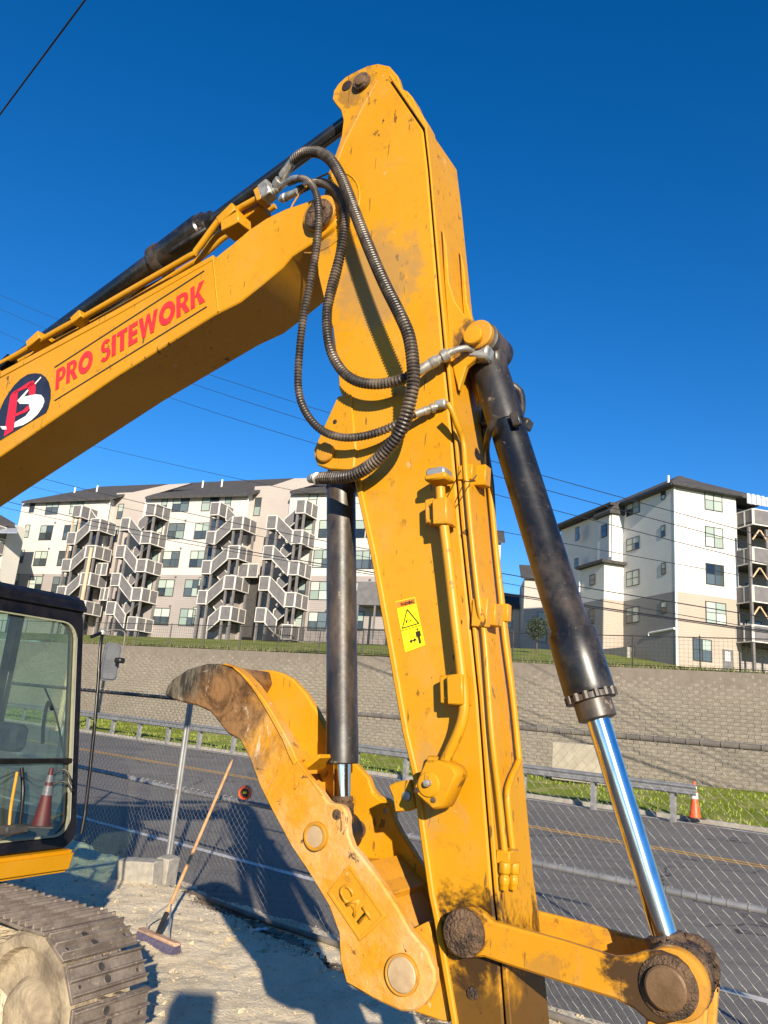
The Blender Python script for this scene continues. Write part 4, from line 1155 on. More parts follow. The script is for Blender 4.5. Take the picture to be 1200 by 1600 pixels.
# verge: from the kerb to the wall, gently uneven
mb = MB(); nx, ny = 220, 26
for i in range(nx + 1):
    for j in range(ny + 1):
        a_ = -70 + 110 * i / nx; p = FAR + RD * a_ + RN * .14
        s_ = (W0 - p).dot(WN) / RN.dot(WN); q = p + RN * (s_ + .3) * (j / ny)
        z = .09 + .45 * (j / ny) * .55 + .06 * noise.noise((q.x * .7, q.y * .7, 0)) + .03 * noise.noise((q.x * 3, q.y * 3, 1)) if j else .05
        mb.v.append((q.x, q.y, z))
for i in range(nx):
    for j in range(ny):
        q = i * (ny + 1) + j; mb.f.append((q, q + 1, q + ny + 2, q + ny + 1)); mb.m.append(0)
verge = tag(mb.build('grass_verge', M['grass'], smooth=True), kind='structure')
rg = random.Random(11); mb = MB()
for k in range(9000):
    a_ = rg.uniform(-32, 12); p = FAR + RD * a_ + RN * .2
    s_ = (W0 - p).dot(WN) / RN.dot(WN); f_ = rg.random() ** 1.3; q = p + RN * s_ * f_
    if noise.noise((q.x * .5, q.y * .5, 7)) < -.12: continue
    z = .09 + .25 * f_; h = rg.uniform(.04, .13); an = rg.uniform(0, 6.28); w = .02
    d = Vector((math.cos(an) * w, math.sin(an) * w, 0)); l = Vector((rg.uniform(-.04, .04), rg.uniform(-.04, .04), h))
    mb.add([q + Vector((0, 0, z)) - d, q + Vector((0, 0, z)) + d, q + Vector((0, 0, z)) + l], [(0, 1, 2)])
tag(mb.build('grass', M['blade']), 'short uneven green grass along the foot of the block wall', 'grass', kind='stuff')

# near dirt: ledge, ruts, crumbs
L0 = ground(258, 1402); L1 = ground(560, 1560); LD = (L1 - L0).normalized(); LN = Vector((-LD.y, LD.x, 0))
if LN.y < 0: LN = -LN


def dirtz(x, y):
    d = (Vector((x, y, 0)) - L0).dot(LN) + .22 * noise.noise((x * 1.6, y * 1.6, 4)) + .08 * noise.noise((x * 6, y * 6, 9))
    k = min(1, max(0, (.05 - d) / .11)); k = k * k * (3 - 2 * k); d += 0
    z = .012 + .13 * k - .03 * math.exp(-((d - .08) / .07) ** 2) + (.030 * noise.noise((x * 1.3, y * 1.3, 0)) + .018 * noise.noise((x * 5, y * 5, 2)) + .010 * noise.noise((x * 17, y * 17, 5)) + .004 * noise.noise((x * 45, y * 45, 8))) * (.4 + .6 * k)
    return z


mb = MB(); st = .03; xs = [-6.2 + st * i for i in range(int(9.2 / st))]; ys = [3.6 + st * j for j in range(int(8.6 / st))]
idx = {}
for i, x in enumerate(xs):
    for j, y in enumerate(ys):
        e = (Vector((x, y, 0)) - FP0).dot(FNr) + .12 * noise.noise((x * 2, y * 2, 3))
        if e < .35:
            z = dirtz(x, y)
            if e > .0: z = z * (1 - e / .35) - .006 * (e / .35)
            idx[i, j] = len(mb.v); mb.v.append((x, y, z))
for (i, j) in idx:
    q = [(i, j), (i + 1, j), (i + 1, j + 1), (i, j + 1)]
    if all(p in idx for p in q):
        P_ = Vector((xs[i], ys[j], 0)); d_ = (P_ - L0).dot(LN) + .18 * noise.noise((P_.x * 3, P_.y * 3, 4)) + .12 * noise.noise((P_.x * 12, P_.y * 12, 1))
        mb.f.append(tuple(idx[p] for p in q)); mb.m.append(1 if -.01 < d_ < .30 and P_.x > -1.75 else 0)
dirt = tag(mb.build('dirt_ground', [M['dirt'], M['darkdirt']], smooth=True), kind='structure')
mb = MB(); rg = random.Random(4)
for k in range(6000):
    x = rg.uniform(-4.5, 2.2); y = rg.uniform(4.2, 9.5)
    if (Vector((x, y, 0)) - FP0).dot(FNr) > .25: continue
    s_ = rg.uniform(.004, .011) if rg.random() < .90 else rg.uniform(.014, .032); z = dirtz(x, y)
    pts = [Vector((x, y, z)) + Vector((rg.uniform(-1, 1), rg.uniform(-1, 1), rg.uniform(-.4, .9))) * s_ for _ in range(6)]
    mb.add(pts, [(0, 1, 2), (0, 2, 3), (0, 3, 4), (0, 4, 1), (5, 2, 1), (5, 3, 2), (5, 4, 3), (5, 1, 4)])
tag(mb.build('dirt_crumbs', M['sandpile']), 'loose crumbs of dirt and gravel scattered before the fence', 'gravel', kind='stuff')
mb = MB()
for k in range(420):    # clods broken off the ledge
    u = rg.uniform(-.2, 3.4); p = L0 + LD * u + LN * rg.gauss(.10, .09); s_ = rg.uniform(.008, .035); z = dirtz(p.x, p.y)
    pts = [Vector((p.x, p.y, z)) + Vector((rg.uniform(-1, 1), rg.uniform(-1, 1), rg.uniform(-.4, .9))) * s_ for _ in range(6)]
    mb.add(pts, [(0, 1, 2), (0, 2, 3), (0, 3, 4), (0, 4, 1), (5, 2, 1), (5, 3, 2), (5, 4, 3), (5, 1, 4)])
for k in range(1500):   # dark weeds and debris along the ledge
    u = rg.uniform(-.2, 3.6); p = L0 + LD * u + LN * rg.gauss(-.05, .09)
    if noise.noise((p.x * 2.2, p.y * 2.2, 6)) < -.05: continue
    z = dirtz(p.x, p.y); an = rg.uniform(0, 6.28); l = Vector((math.cos(an), math.sin(an), rg.uniform(.1, 1))) * rg.uniform(.01, .04); w = Vector((-math.sin(an), math.cos(an), 0)) * .004
    q = p + Vector((0, 0, z)); mb.add([q - w, q + w, q + l], [(0, 1, 2)])
tag(mb.build('dry_weeds', M['bark']), 'dark dry weeds and roots along the broken dirt ledge', 'weeds', kind='stuff')

# retaining wall of split-face blocks
BLW, BLH = .42, .125
wall = empty('retaining_wall', W0, math.atan2(WD.y, WD.x), 'long grey brown retaining wall of split-face blocks below the apartments', 'retaining wall')
MB().box(-75, 30, .06, .5, -.1, WH).build('wall_core', M['wallback'], wall)
variants = []
rg = random.Random(21)
for k in range(5):
    b = MB(); j = lambda: rg.uniform(-.004, .004)
    b.add([(0, 0 + j(), 0), (BLW * .5, -.012 + j(), 0), (BLW - .01, 0 + j(), 0), (BLW - .01, j(), BLH - .008), (BLW * .45, -.015 + j(), BLH - .008), (0, j(), BLH - .008),
           (0, .12, 0), (BLW - .01, .12, 0), (BLW - .01, .12, BLH - .008), (0, .12, BLH - .008)],
          [(0, 1, 4, 5), (1, 2, 3, 4), (2, 7, 8, 3), (0, 5, 9, 6), (5, 4, 3, 8, 9), (0, 6, 7, 2, 1)])
    variants.append(b)
rest = MB(); rows = int(WH / BLH); n_ind = 0; vobj = {}
for r in range(rows):
    for c_ in range(-165, 66):
        x = c_ * BLW + (BLW / 2 if r % 2 else 0) + rg.uniform(-.006, .006); z = r * BLH
        y = rg.uniform(-.006, .006) + .012 * (r - 10) * .3; v = rg.randrange(5)
        near = -3.4 < x < .3 and r >= 0
        if near and n_ind < 294:
            if v not in vobj:
                o = variants[v].build('block', M['block'], wall); vobj[v] = o
            else: o = inst(vobj[v], wall)
            o.location = (x, y, z); n_ind += 1
        else: rest.add([(px + x, py + y, pz + z) for px, py, pz in variants[v].v], variants[v].f)
tag(rest.build('blocks', M['block'], wall), kind='stuff')
# upper slope and level ground behind the wall


def upz(p):
    d = p - W0; a = d.dot(WD); b = max(0, d.dot(WN)); k = min(1, max(0, (a + 18) / 14)); k = k * k * (3 - 2 * k)
    return WH + .02 + (.112 * (1 - k) + RSL * k) * min(b, 38)


_A = atdepth(1058, 1045, 61); RSL = (_A.z - WH - .02) / min(38, (_A - W0).dot(WN)) ; print('RSL', RSL, (_A - W0).dot(WD), (_A - W0).dot(WN))
mb = MB(); nx, ny = 120, 30
for i in range(nx + 1):
    for j in range(ny + 1):
        a_ = -110 + 180 * i / nx; b_ = .32 + (j / ny) ** 1.5 * 60; p = W0 + WD * a_ + WN * b_
        z = upz(p) + .05 * noise.noise((p.x * .4, p.y * .4, 0))
        mb.v.append((p.x, p.y, z))
for i in range(nx):
    for j in range(ny):
        q = i * (ny + 1) + j; mb.f.append((q, q + 1, q + ny + 2, q + ny + 1)); mb.m.append(0)
tag(mb.build('upper_lawn', M['lawn'], smooth=True), kind='structure')




far_ = [W0 + WD * a + WN * b for a, b in ((-900, 55), (900, 55), (900, 1500), (-900, 1500))]
tag(MB().add([Vector((p.x, p.y, 8.4)) for p in far_], [(0, 1, 2, 3)]).build('far_ground', M['lawn']), kind='structure')
mb = MB(); rg = random.Random(31)
for k in range(6500):   # weeds spilling over the wall top
    a_ = rg.uniform(-45, 6); b_ = abs(rg.gauss(0, 1.6)) + .1; p = W0 + WD * a_ + WN * b_
    if noise.noise((a_ * .35, b_ * .2, 2)) < -.15: continue
    z = upz(p) - .02; h = rg.uniform(.05, .20) * (1.6 if rg.random() < .1 else 1); an = rg.uniform(0, 6.28)
    d = Vector((math.cos(an), math.sin(an), 0)) * .02; q = Vector((p.x, p.y, z))
    mb.add([q - d, q + d, q + Vector((rg.uniform(-.1, .1), rg.uniform(-.15, .05), h))], [(0, 1, 2)])
tag(mb.build('weeds', M['bush']), 'low weeds growing along the top of the block wall', 'weeds', kind='stuff')
for (x, y, s_) in ((303, 1126, .8), (288, 1130, .5), (165, 1120, .5)):
    p = ground(x, y, .25); mb = MB()
    for k in range(420):
        an = rg.uniform(0, 6.28); rr = rg.random() ** .6; q = p + Vector((math.cos(an) * rr * s_ * .9, math.sin(an) * rr * s_ * .5, rg.random() * .45 * s_ * (1.2 - rr)))
        l = Vector((rg.uniform(-1, 1), rg.uniform(-1, 1), rg.uniform(.2, 1.4))) * .09; w = Vector((rg.uniform(-1, 1), rg.uniform(-1, 1), 0)) * .02
        mb.add([q - w, q + w, q + l], [(0, 1, 2)])
    lab = {303: 'widest dry scrub clump behind the guardrail, right of the silver fence post', 288: 'small dry scrub tuft against the wall, just left of the widest clump', 165: 'small dry scrub tuft by the guardrail beside the cab handrail'}[x]
    tag(mb.build('scrub', M['bush']), lab, 'shrub', 'scrub clumps behind the guardrail')

# ================================================================== GUARDRAIL
G0 = ground(1050, 1276, .12); G1 = ground(205, 1150, .12); GD = (G1 - G0).normalized(); GNn = Vector((-GD.y, GD.x, 0))
gr = empty('guardrail', G0, math.atan2(-GD.y, -GD.x), 'long galvanised steel guardrail on posts beyond the road', 'guardrail')
gp = [(0, -.08), (.0, -.16), (.035, -.13), (.035, -.09), (.0, -.04), (.0, .0), (.035, .05), (.035, .09), (0, .12)]
prof = [(a, .74 + (b - .74) * .74) for a, b in [(-.0, .42), (-.05, .46), (-.05, .51), (0, .56), (0, .60), (-.05, .65), (-.05, .70), (0, .74), (.008, .74), (-.042, .70), (-.042, .65), (.008, .60), (.008, .56), (-.042, .51), (-.042, .46), (.008, .42)]]
xa, xb = -48, .55
MB().prism([Vector((xa, a, b)) for a, b in prof], [Vector((xb, a, b)) for a, b in prof]).build('rail_beam', M['galv'], gr)
p0 = None
for k in range(26):
    x = .0 - 1.905 * k
    if p0 is None: p0 = MB().box(-.05, .05, .02, .035, -.3, .72).box(-.05, .05, .155, .17, -.3, .72).box(-.006, .006, .035, .155, -.3, .72).build('post', M['galv'], gr); o = p0
    else: o = inst(p0, gr)
    o.location = (x, 0, 0)
# pale slab behind it
pb = ground(905, 1226, .2)
e = MB(); q0 = ground(880, 1212, .4)
slab = MB().box(-1.0, 1.0, -.1, .1, 0, 1.15).build('concrete_slab', simple('beige concrete', (.38, .33, .25), (.31, .27, .21), 3, .9), bevel=.02)
slab.location = ground(912, 1223, .25); slab.rotation_euler = (0, 0, math.atan2(WD.y, WD.x))
tag(slab, 'beige concrete slab standing behind the guardrail against the block wall', 'slab')


# ---- traffic cone
M['conedim'] = simple('cone plastic dimmed in colour', (.07, .008, .007), (.045, .007, .006), 9, .6)  # cone plastic darkened in colour to look dim in tinted glass


def cone(name, loc, h, label, mt='coneor'):
    r = empty(name, loc, .3, label, 'traffic cone')
    MB().box(-.21 * h, .21 * h, -.21 * h, .21 * h, 0, .035 * h).build('base', M['black2'], r, bevel=.01 * h)
    MB().lathe((0, 0, .035 * h), (0, 0, 1), [(0, .165 * h), (.03 * h, .150 * h), (.46 * h, .092 * h), (.95 * h, .034 * h), (.965 * h, .025 * h)], 24).build('cone_body', M[mt], r, smooth=True)
    for a, b in ((.50, .66), (.72, .84)):
        f = lambda z: .150 - (z - .03) * (.150 - .034) / .92
        MB().lathe((0, 0, .035 * h), (0, 0, 1), [(a * h, (f(a)) * h), (a * h, (f(a) + .006) * h), (b * h, (f(b) + .006) * h), (b * h, f(b) * h)], 24).build('white_band', M['conewh' if mt == 'coneor' else 'mirrorback'], r, smooth=True)  # the dim cone's white bands are greyed in colour too
    return r


cone('traffic_cone', ground(1086, 1279, .10), .80, 'orange traffic cone with white bands standing at the end of the guardrail')

# ================================================================== CHAIN LINK FENCE
fx0, fx1 = -9.0, 7.0
fen = empty('chain_link_fence', FP0, math.atan2(FDr.y, FDr.x), 'tall galvanised chain link fence between the dirt yard and the road', 'fence')
FH = 1.83


def fen_local(x, y):
    p = onplane(x, y, FP0, FNr); return (p - FP0).dot(FDr)


MB().tube([Vector((fx0, 0, FH)), Vector((.15, 0, FH - .02))], .021, 10).build('top_rail', M['blackrail'], fen, smooth=True)
MB().tube([Vector((.15, 0, FH - .02)), Vector((fx1, 0, FH + .005))], .019, 10).build('top_rail', M['brownrail'], fen, smooth=True)
MB().tube([Vector((fx0, .0, .95)), Vector((-1.2, 0, .93)), Vector((.1, .03, .90)), Vector((1.2, .0, .925)), Vector((fx1, 0, .93))], .021, 10).build('middle_rail', M['galv'], fen, smooth=True)
MB().tube([Vector((fx0, -.05, .05)), Vector((-.2, -.05, .05)), Vector((1.6, -.10, .035)), Vector((3, -.04, .04)), Vector((fx1, 0, .05))], .024, 10).build('bottom_rail', M['brownrail'], fen, smooth=True)
for x_ in (-5.6, -2.45, .0, 3.42, 6.4):
    a = Vector((x_, -.03, -.05))
    MB().tube([a, a + Vector((0, 0, FH + .03))], .022, 12).build('post', M['galv'], fen, smooth=True)
    MB().lathe(a + Vector((0, 0, FH + .02)), a + Vector((0, 0, FH + 1)), [(0, .026), (.03, .026), (.05, .012)], 12).build('post_cap', M['galv'], fen, smooth=True)
MB().tube([Vector((.045, -.03, 0)), Vector((.045, -.03, FH + .02))], .014, 10).build('post', M['galv'], fen, smooth=True)
for x_ in (0, .0):
    pass
MB().lathe(Vector((0, -.03, .88)), Vector((0, -.03, 2)), [(0, .028), (.04, .028)], 12).build('post_clamp', M['brownrail'], fen, smooth=True)
w = .0365; mb = MB(); seg = int(FH / w)


def bulge(x, z):
    k = math.sin(math.pi * min(1, max(0, z / FH)))
    b = .05 * noise.noise((x * .9, z * .9, 0)) * k + .012 * noise.noise((x * 4, z * 4, 5))
    if -.5 < x < 2.2: b += -.12 * k * math.sin(math.pi * (x + .5) / 2.7) ** 2
    return b


nw = int((fx1 - fx0) / w); rw = .0013
for i in range(nw):
    xb_ = fx0 + i * w; vs = []
    far_ = xb_ < -3.2
    for j in range(seg + 1):
        z = FH - j * w; x = xb_ + (w * 1.06 if (j + i) % 2 else -w * .06)
        sx = .02 * noise.noise((x * 1.5, z * 1.5, 3)); y = bulge(x, z) + (.003 if j % 2 else -.003)
        c_ = Vector((x + sx, y + .026, z + .01 * noise.noise((x * 2, z * 2, 8))))
        vs += [c_ + Vector((rw, 0, rw * .3)), c_ + Vector((-rw * .5, rw, 0)), c_ + Vector((-rw * .5, -rw, 0))]
    fs = []
    for j in range(seg):
        for k in range(3): fs.append((j * 3 + k, j * 3 + (k + 1) % 3, j * 3 + 3 + (k + 1) % 3, j * 3 + 3 + k))
    mb.add(vs, fs)
tag(mb.build('wire_mesh', M['wire'], fen), kind='stuff')
mb = MB()   # wire ties wound round the rails
for zz in (FH, .93):
    x = fx0
    while x < fx1:
        x += .105 + rg.uniform(-.02, .02)
        mb.tube([Vector((x + .012 * math.cos(a), .024 * math.cos(a), zz + .024 * math.sin(a))) for a in [2 * math.pi * q / 8 for q in range(9)]], .0022, 4)
tag(mb.build('wire_ties', M['wire'], fen), kind='stuff')

# orange cap hooked on the fence
oc = empty('orange_cap', onplane(383, 1238, FP0 - FNr * .06, FNr), 0, 'round orange plastic cap hooked in the chain link beside the thumb', 'cap')
MB().lathe((0, .05, 0), (0, -1, -.05), [(0, .045), (.01, .062), (.05, .066), (.085, .058), (.087, .042), (.07, .040)], 28).build('shell', M['coneor'], oc, smooth=True)
MB().lathe((0, -.02, 0), (0, -1, -.05), [(0, .039), (.008, .039)], 20).build('black_insert', M['black2'], oc)
MB().box(-.012, .020, -.042, -.030, -.008, .012).build('latch', M['decalyel'], oc, bevel=.002)

# broom leaning on the fence
hd = ground(246, 1463, .19)
best = None
for i in range(200):
    h = .9 + i * .005; p = Vector((-1.87 + .4876 * h, 11.46 - 2.9 * h, h)); r_ = ray(360, 1187); v = p - CAM
    d = (v - r_ * (v.dot(r_) / r_.dot(r_))).length
    if best is None or d < best[0]: best = (d, p)
tip = best[1]
br = empty('push_broom', hd - Vector((0, 0, .085)), 0, 'push broom with long bare wooden handle and violet bristles, leaning on the fence', 'broom')
rel = tip - (hd - Vector((0, 0, .085)))
MB().tube([Vector((0, 0, .10)), Vector((0, 0, .10)).lerp(rel, .96), rel], [.0135, .0135, .006], 14).build('handle', M['wood'], br, smooth=True)
MB().tube([Vector((0, 0, .10)), Vector((0, 0, .10)).lerp(rel, .09)], .019, 12).build('socket', M['blackrail'], br, smooth=True)
hdir = (ground(290, 1488, .12) - ground(219, 1457, .12)); hdir.z = 0; hdir.normalize(); hn = Vector((-hdir.y, hdir.x, 0))
f = lambda a, b, c_: hdir * a + hn * b + Vector((0, 0, c_))
MB().box(-.21, .24, -.030, .030, .072, .098, f).build('broom_head', M['woodhead'], br, bevel=.008)
for sgn in (-1, 1):
    MB().tube(catmull([f(.14 * sgn, 0, .105), f(.12 * sgn, 0, .17), Vector((0, 0, .10)).lerp(rel, .14)], .02), .006, 8).build('brace', M['galv'], br, smooth=True)
mb = MB()
for k in range(2600):
    a, b = rg.uniform(-.20, .23), rg.uniform(-.03, .03); sp = rg.uniform(-.012, .012)
    q = f(a, b, .077); e_ = f(a + sp * 2, b * 1.6 + sp, rg.uniform(-.01, .015)); w_ = hdir * .005
    mb.add([q - w_, q + w_, e_], [(0, 1, 2)])
tag(mb.build('bristles', M['bristle'], br), kind='stuff')

# concrete blocks on the dirt
for (x, y, s_, rz, lab) in ((207, 1399, (.40, .17, .29), -18, 'front concrete block standing on the dirt, nearest the track'), (246, 1396, (.14, .18, .31), -22, 'narrow concrete block standing right behind the front block')):
    o = MB().box(-s_[0] / 2, s_[0] / 2, 0, s_[1], 0, s_[2]).build('concrete_block', M['concrete'], bevel=.008)
    o.location = ground(x, y, .03); o.rotation_euler = (R(3), R(-4 if x < 220 else 3), R(rz)); tag(o, lab, 'concrete block', 'concrete blocks by the fence post')
# litter
mb = MB(); pts = []
for i in range(6):
    for j in range(4): mb.v.append((i * .032, j * .024, .012 + .018 * noise.noise((i * 1.3, j * 1.7, 0)) + .01 * (i % 2)))
for i in range(5):
    for j in range(3): q = i * 4 + j; mb.f.append((q, q + 4, q + 5, q + 1)); mb.m.append(0)
o = mb.build('wrapper', M['litter']); o.location = ground(391, 1458, .05); o.rotation_euler = (0, 0, .5)
tag(o, 'crumpled white wrapper lying on the ground inside the fence', 'litter')
# unseen block added behind the viewer to cast a shadow on the sand
g = ground(302, 1560, .09); tau = 1.35 + (g - CAM).length; tp_ = g - SUN * tau
o = MB().box(-.12, .12, -.12, .12, 0, tp_.z).build('added_shadow_caster', M['tanwood'], bevel=.01); o.location = (tp_.x, tp_.y, 0)
tag(o, 'unseen block added behind the viewer to cast a short shadow on the sand', 'post')
# cone put inside the cab where its glass shows a dim reflection
cc = E3(64, 1292, .74); cw = OO - FD * 3 + FD * cc.x + ND * cc.y + Vector((0, 0, cc.z))
cone('traffic_cone', cw, .30, 'small traffic cone coloured dim like a reflection, behind the lower cab window', 'conedim')

# ================================================================== BUILDINGS
class Site:
    def __init__(self, org, ud):
        self.o = Vector(org); self.u = Vector(ud).normalized(); self.n = Vector((-self.u.y, self.u.x, 0))
        if self.n.y < 0: self.n = -self.n
        self.rz = math.atan2(self.u.y, self.u.x)

    def F(self, x, y, v=0.0):      # pixel -> (u, w) on the plane parallel to the facade, v behind it
        p = onplane(x, y, self.o + self.n * v, self.n) - self.o; return p.dot(self.u), p.z

    def G(self, x, y, u=0.0):      # pixel -> (v, w) on the plane across the facade
        p = onplane(x, y, self.o + self.u * u, self.u) - self.o; return p.dot(self.n), p.z


WC = {}


def window(parent, u, w, W, H, v=0.0, kind='double', side=False, pane=None, rr=random.Random(2)):
    """side: on a wall that runs along v at position u (then `u` is the v coordinate, v the u coordinate)"""
    W = round(W * 5) / 5; H = round(H * 5) / 5
    key = (W, H, kind)
    if key not in WC:
        f = MB(); t = .07
        xs_ = [(-W / 2, -W / 2 + t), (W / 2 - t, W / 2)] + ([(-.035, .035)] if kind == 'double' else [])
        for a, b in xs_: f.box(a, b, -.04, .02, 0, H)
        for a, b in ((0, t), (H - t, H), (H / 2 - .025, H / 2 + .025)):
            segs = [(-W / 2 + t, -.035), (.035, W / 2 - t)] if kind == 'double' else [(-W / 2 + t, W / 2 - t)]
            for c, d in segs: f.box(c, d, -.035, .02, a, b)
        ps = []
        halves = [(-W / 2 + t, -.035), (.035, W / 2 - t)] if kind == 'double' else [(-W / 2 + t, W / 2 - t)]
        for c, d in halves:
            for a, b in ((t, H / 2 - .025), (H / 2 + .025, H - t)): ps.append(MB().box(c, d, -.018, .0, a, b))
        WC[key] = [f, ps, None, {}]
    f, ps, me, pm = WC[key]
    if me is None: o = f.build('window', M['winfr'], parent); WC[key][2] = o.data
    else: o = bpy.data.objects.new('window', me); COL.objects.link(o); o.parent = parent
    if side: o.location = (v, u, w); o.rotation_euler = (0, 0, R(-90))
    else: o.location = (u, v, w)
    for i, p in enumerate(ps):
        upper = i % 2
        mk = pane or ('panepale' if rr.random() < (.75 if upper else .42) else 'panedark')
        if (i, mk) not in pm: q = p.build('pane', M[mk], o); pm[i, mk] = q.data
        else: q = bpy.data.objects.new('pane', pm[i, mk]); COL.objects.link(q); q.parent = o
    return o


def wallbox(parent, name, u0, u1, v0, v1, w0, w1, mat, b=0):
    return MB().box(u0, u1, v0, v1, w0, w1).build(name, mat, parent, bevel=b)


# ---------------- left apartment building
pa, pb_ = atdepth(70, 900, 88), atdepth(490, 900, 74)
lb = Site(Vector((pa.x, pa.y, 8.35)), Vector((pb_.x - pa.x, pb_.y - pa.y, 0)))
B1 = empty('apartment_building', lb.o, lb.rz, 'long five storey apartment block with cream top floors and mauve lower floors, behind the excavator', 'building')
U = lambda x, y: lb.F(x, y)[0]
uL = U(22, 850); u1 = U(172, 778); u2 = U(228, 776); u3 = U(389, 771); u4 = U(455, 766); uR = U(786, 850)
wE = lb.F(300, 773)[1]; wS = lb.F(240, 898)[1]
DP = 14
print('LEFT', [round(x, 1) for x in (uL, u1, u2, u3, u4, uR, wE, wS)])
for (a, b, v, top, up, lo, nm) in ((uL, u1, 0, wE, 'cream', 'taupe', 'front_wall'), (u1, u2, .9, wE + .9, 'pinkish', 'taupe', 'recessed_wall'), (u2, u3, 0, wE, 'cream', 'taupe', 'front_wall'), (u3, u4, .9, wE + .9, 'pinkish', 'taupe', 'recessed_wall'), (u4, U(620, 850), 0, wE - .2, 'cream', 'taupe', 'front_wall')):
    wallbox(B1, nm, a, b - .01, v, DP, wS, top, M[up]); wallbox(B1, nm, a, b - .01, v + .004, DP, -1.5, wS - .004, M[lo])
wallbox(B1, 'gable_wall', uL + 6, U(620, 850) - 4, 3, DP - 1, wE - .2, wE + .6, M['cream'])


def slabroof(parent, site, pts, thick=.28, name='roof', mat='roof'):
    a = []
    for x, y, v in pts:
        u, w = site.F(x, y, v); a.append(Vector((u, v, w)))
    b = [p - Vector((0, 0, thick)) for p in a]
    mb = MB(); n = len(a)
    mb.add(a + b, [(0, i, i + 1) for i in range(1, n - 1)] + [(n, n + i + 1, n + i) for i in range(1, n - 1)] + [(i, (i + 1) % n, (i + 1) % n + n, i + n) for i in range(n)])
    return mb.build(name, M[mat], parent)


r1 = slabroof(B1, lb, [(34, 783, -.6), (174, 777, -.6), (262, 756, 6), (160, 760, 6)])
r2 = slabroof(B1, lb, [(227, 776, -.6), (390, 771, -.6), (460, 747, 6), (299, 754, 6)])
r3 = slabroof(B1, lb, [(453, 767, -.6), (622, 764, -.6), (640, 747, 6), (520, 749, 6)])


def polywall(parent, site, pts, v, mat, name, th=.3):
    a = [Vector((site.F(x, y, v)[0], v, site.F(x, y, v)[1])) for x, y in pts]
    return MB().prism(a, [p + Vector((0, th, 0)) for p in a]).build(name, M[mat], parent)


polywall(B1, lb, [(173, 800), (173, 777), (262, 757), (299, 755), (228, 776), (228, 800)], 1.0, 'pinkish', 'gable')
polywall(B1, lb, [(389, 800), (389, 771), (460, 747.5), (484, 747), (520, 749), (455, 767), (455, 800)], 1.0, 'pinkish', 'gable')
for (x, y) in ((117, 766), (152, 763), (317, 756), (347, 754)):
    u, w = lb.F(x, y, 3); MB().tube([Vector((u, 3, w - .6)), Vector((u, 3, w + .35))], .09, 8).build('vent_pipe', M['trim'], B1)
for (x0, y0, x1, y1) in ((173, 778, 160, 850), (389, 771, 380, 830), (229, 777, 226, 800)):
    u, w = lb.F(x0, y0, -.1); MB().tube([Vector((u, -.08, w)), Vector((u, -.08, w - 6))], .06, 6).build('downspout', M['trim'], B1)
rows = {}
WL = []
for cx_, cy_, W_, H_, k_ in [
        (190, 268, .7, 1.5, 's'), (158, 415, .7, 1.5, 's'), (125, 563, .7, 1.5, 's'), (92, 705, .7, 1.5, 's'),
        (307, 272, 2.0, 1.8, 'd'), (270, 422, 2.0, 1.8, 'd'), (238, 573, 2.0, 1.8, 'd'), (208, 722, 2.0, 1.8, 'd'), (175, 868, 2.0, 1.8, 'd'),
        (450, 268, 2.0, 1.8, 'd'), (410, 420, 2.0, 1.8, 'd'), (378, 572, 2.0, 1.8, 'd'), (345, 725, 2.0, 1.8, 'd'),
        (705, 297, .9, 1.8, 's'), (677, 432, .9, 1.8, 's'),
        (1060, 252, 2.2, 1.8, 'd'), (1032, 412, 2.2, 1.8, 'd'), (1002, 577, 2.2, 1.8, 'd'), (970, 745, 2.2, 1.8, 'd'), (943, 913, 2.2, 1.8, 'd'),
        (962, 262, .9, 2.2, 's'), (932, 422, .9, 2.2, 's'), (905, 590, .9, 2.2, 's'), (872, 755, .9, 2.2, 's')]:
    WL.append((cx_ / 3.75, 720 + cy_ / 3.75, W_, H_, k_))
for cx_, cy_, W_, H_, k_ in [
        (172, 232, 2.2, 1.8, 'd'), (128, 387, 2.0, 1.8, 'd'), (102, 542, 2.0, 1.8, 'd'), (72, 702, 2.0, 1.8, 'd'), (45, 864, 2.0, 1.8, 'd'), (160, 525, 1, 1.8, 's'), (125, 690, 1, 1.8, 's'), (95, 855, 1, 1.8, 's'),
        (268, 238, .9, 2.2, 's'), (432, 256, .9, 1.9, 's'), (738, 215, 1, 1.8, 's'), (716, 380, 1, 2.0, 's'), (676, 715, .9, 2.2, 's'), (660, 870, .9, 2.2, 's'), (345, 890, .8, 1.9, 's'),
        (800, 376, 1.1, 1.8, 's'), (790, 540, 2.1, 1.8, 'd'), (772, 716, 2.1, 1.8, 'd'), (762, 886, 2.1, 1.8, 'd'),
        (995, 376, 1.1, 1.8, 's'), (1010, 546, 2.1, 1.8, 'd'), (1003, 721, 1.3, 1.8, 's'), (990, 884, 1.0, 1.8, 's'), (1075, 375, 1.6, 1.8, 'd'), (1090, 545, 1.6, 1.8, 'd')]:
    WL.append((280 + cx_ / 3.53, 720 + cy_ / 3.53, W_, H_, k_))
for x, y, W_, H_, k_ in WL:
    u, w = lb.F(x, y, 0); v = .9 if (u1 < u < u2 or u3 < u < u4) else 0
    if v: u, w = lb.F(x, y, v)
    window(B1, u, w - H_ / 2, W_, H_, v, 'double' if k_ == 'd' else 'single')
    if v == 0 and k_ == 'd' and w > 3: MB().lathe(Vector((u + 1.0, -.01, w - H_ / 2 - 1.0)), Vector((u + 1.0, -1, w - H_ / 2 - 1.0)), [(0, .12), (.12, .10)], 8).build('wall_vent', M['slat'], B1)
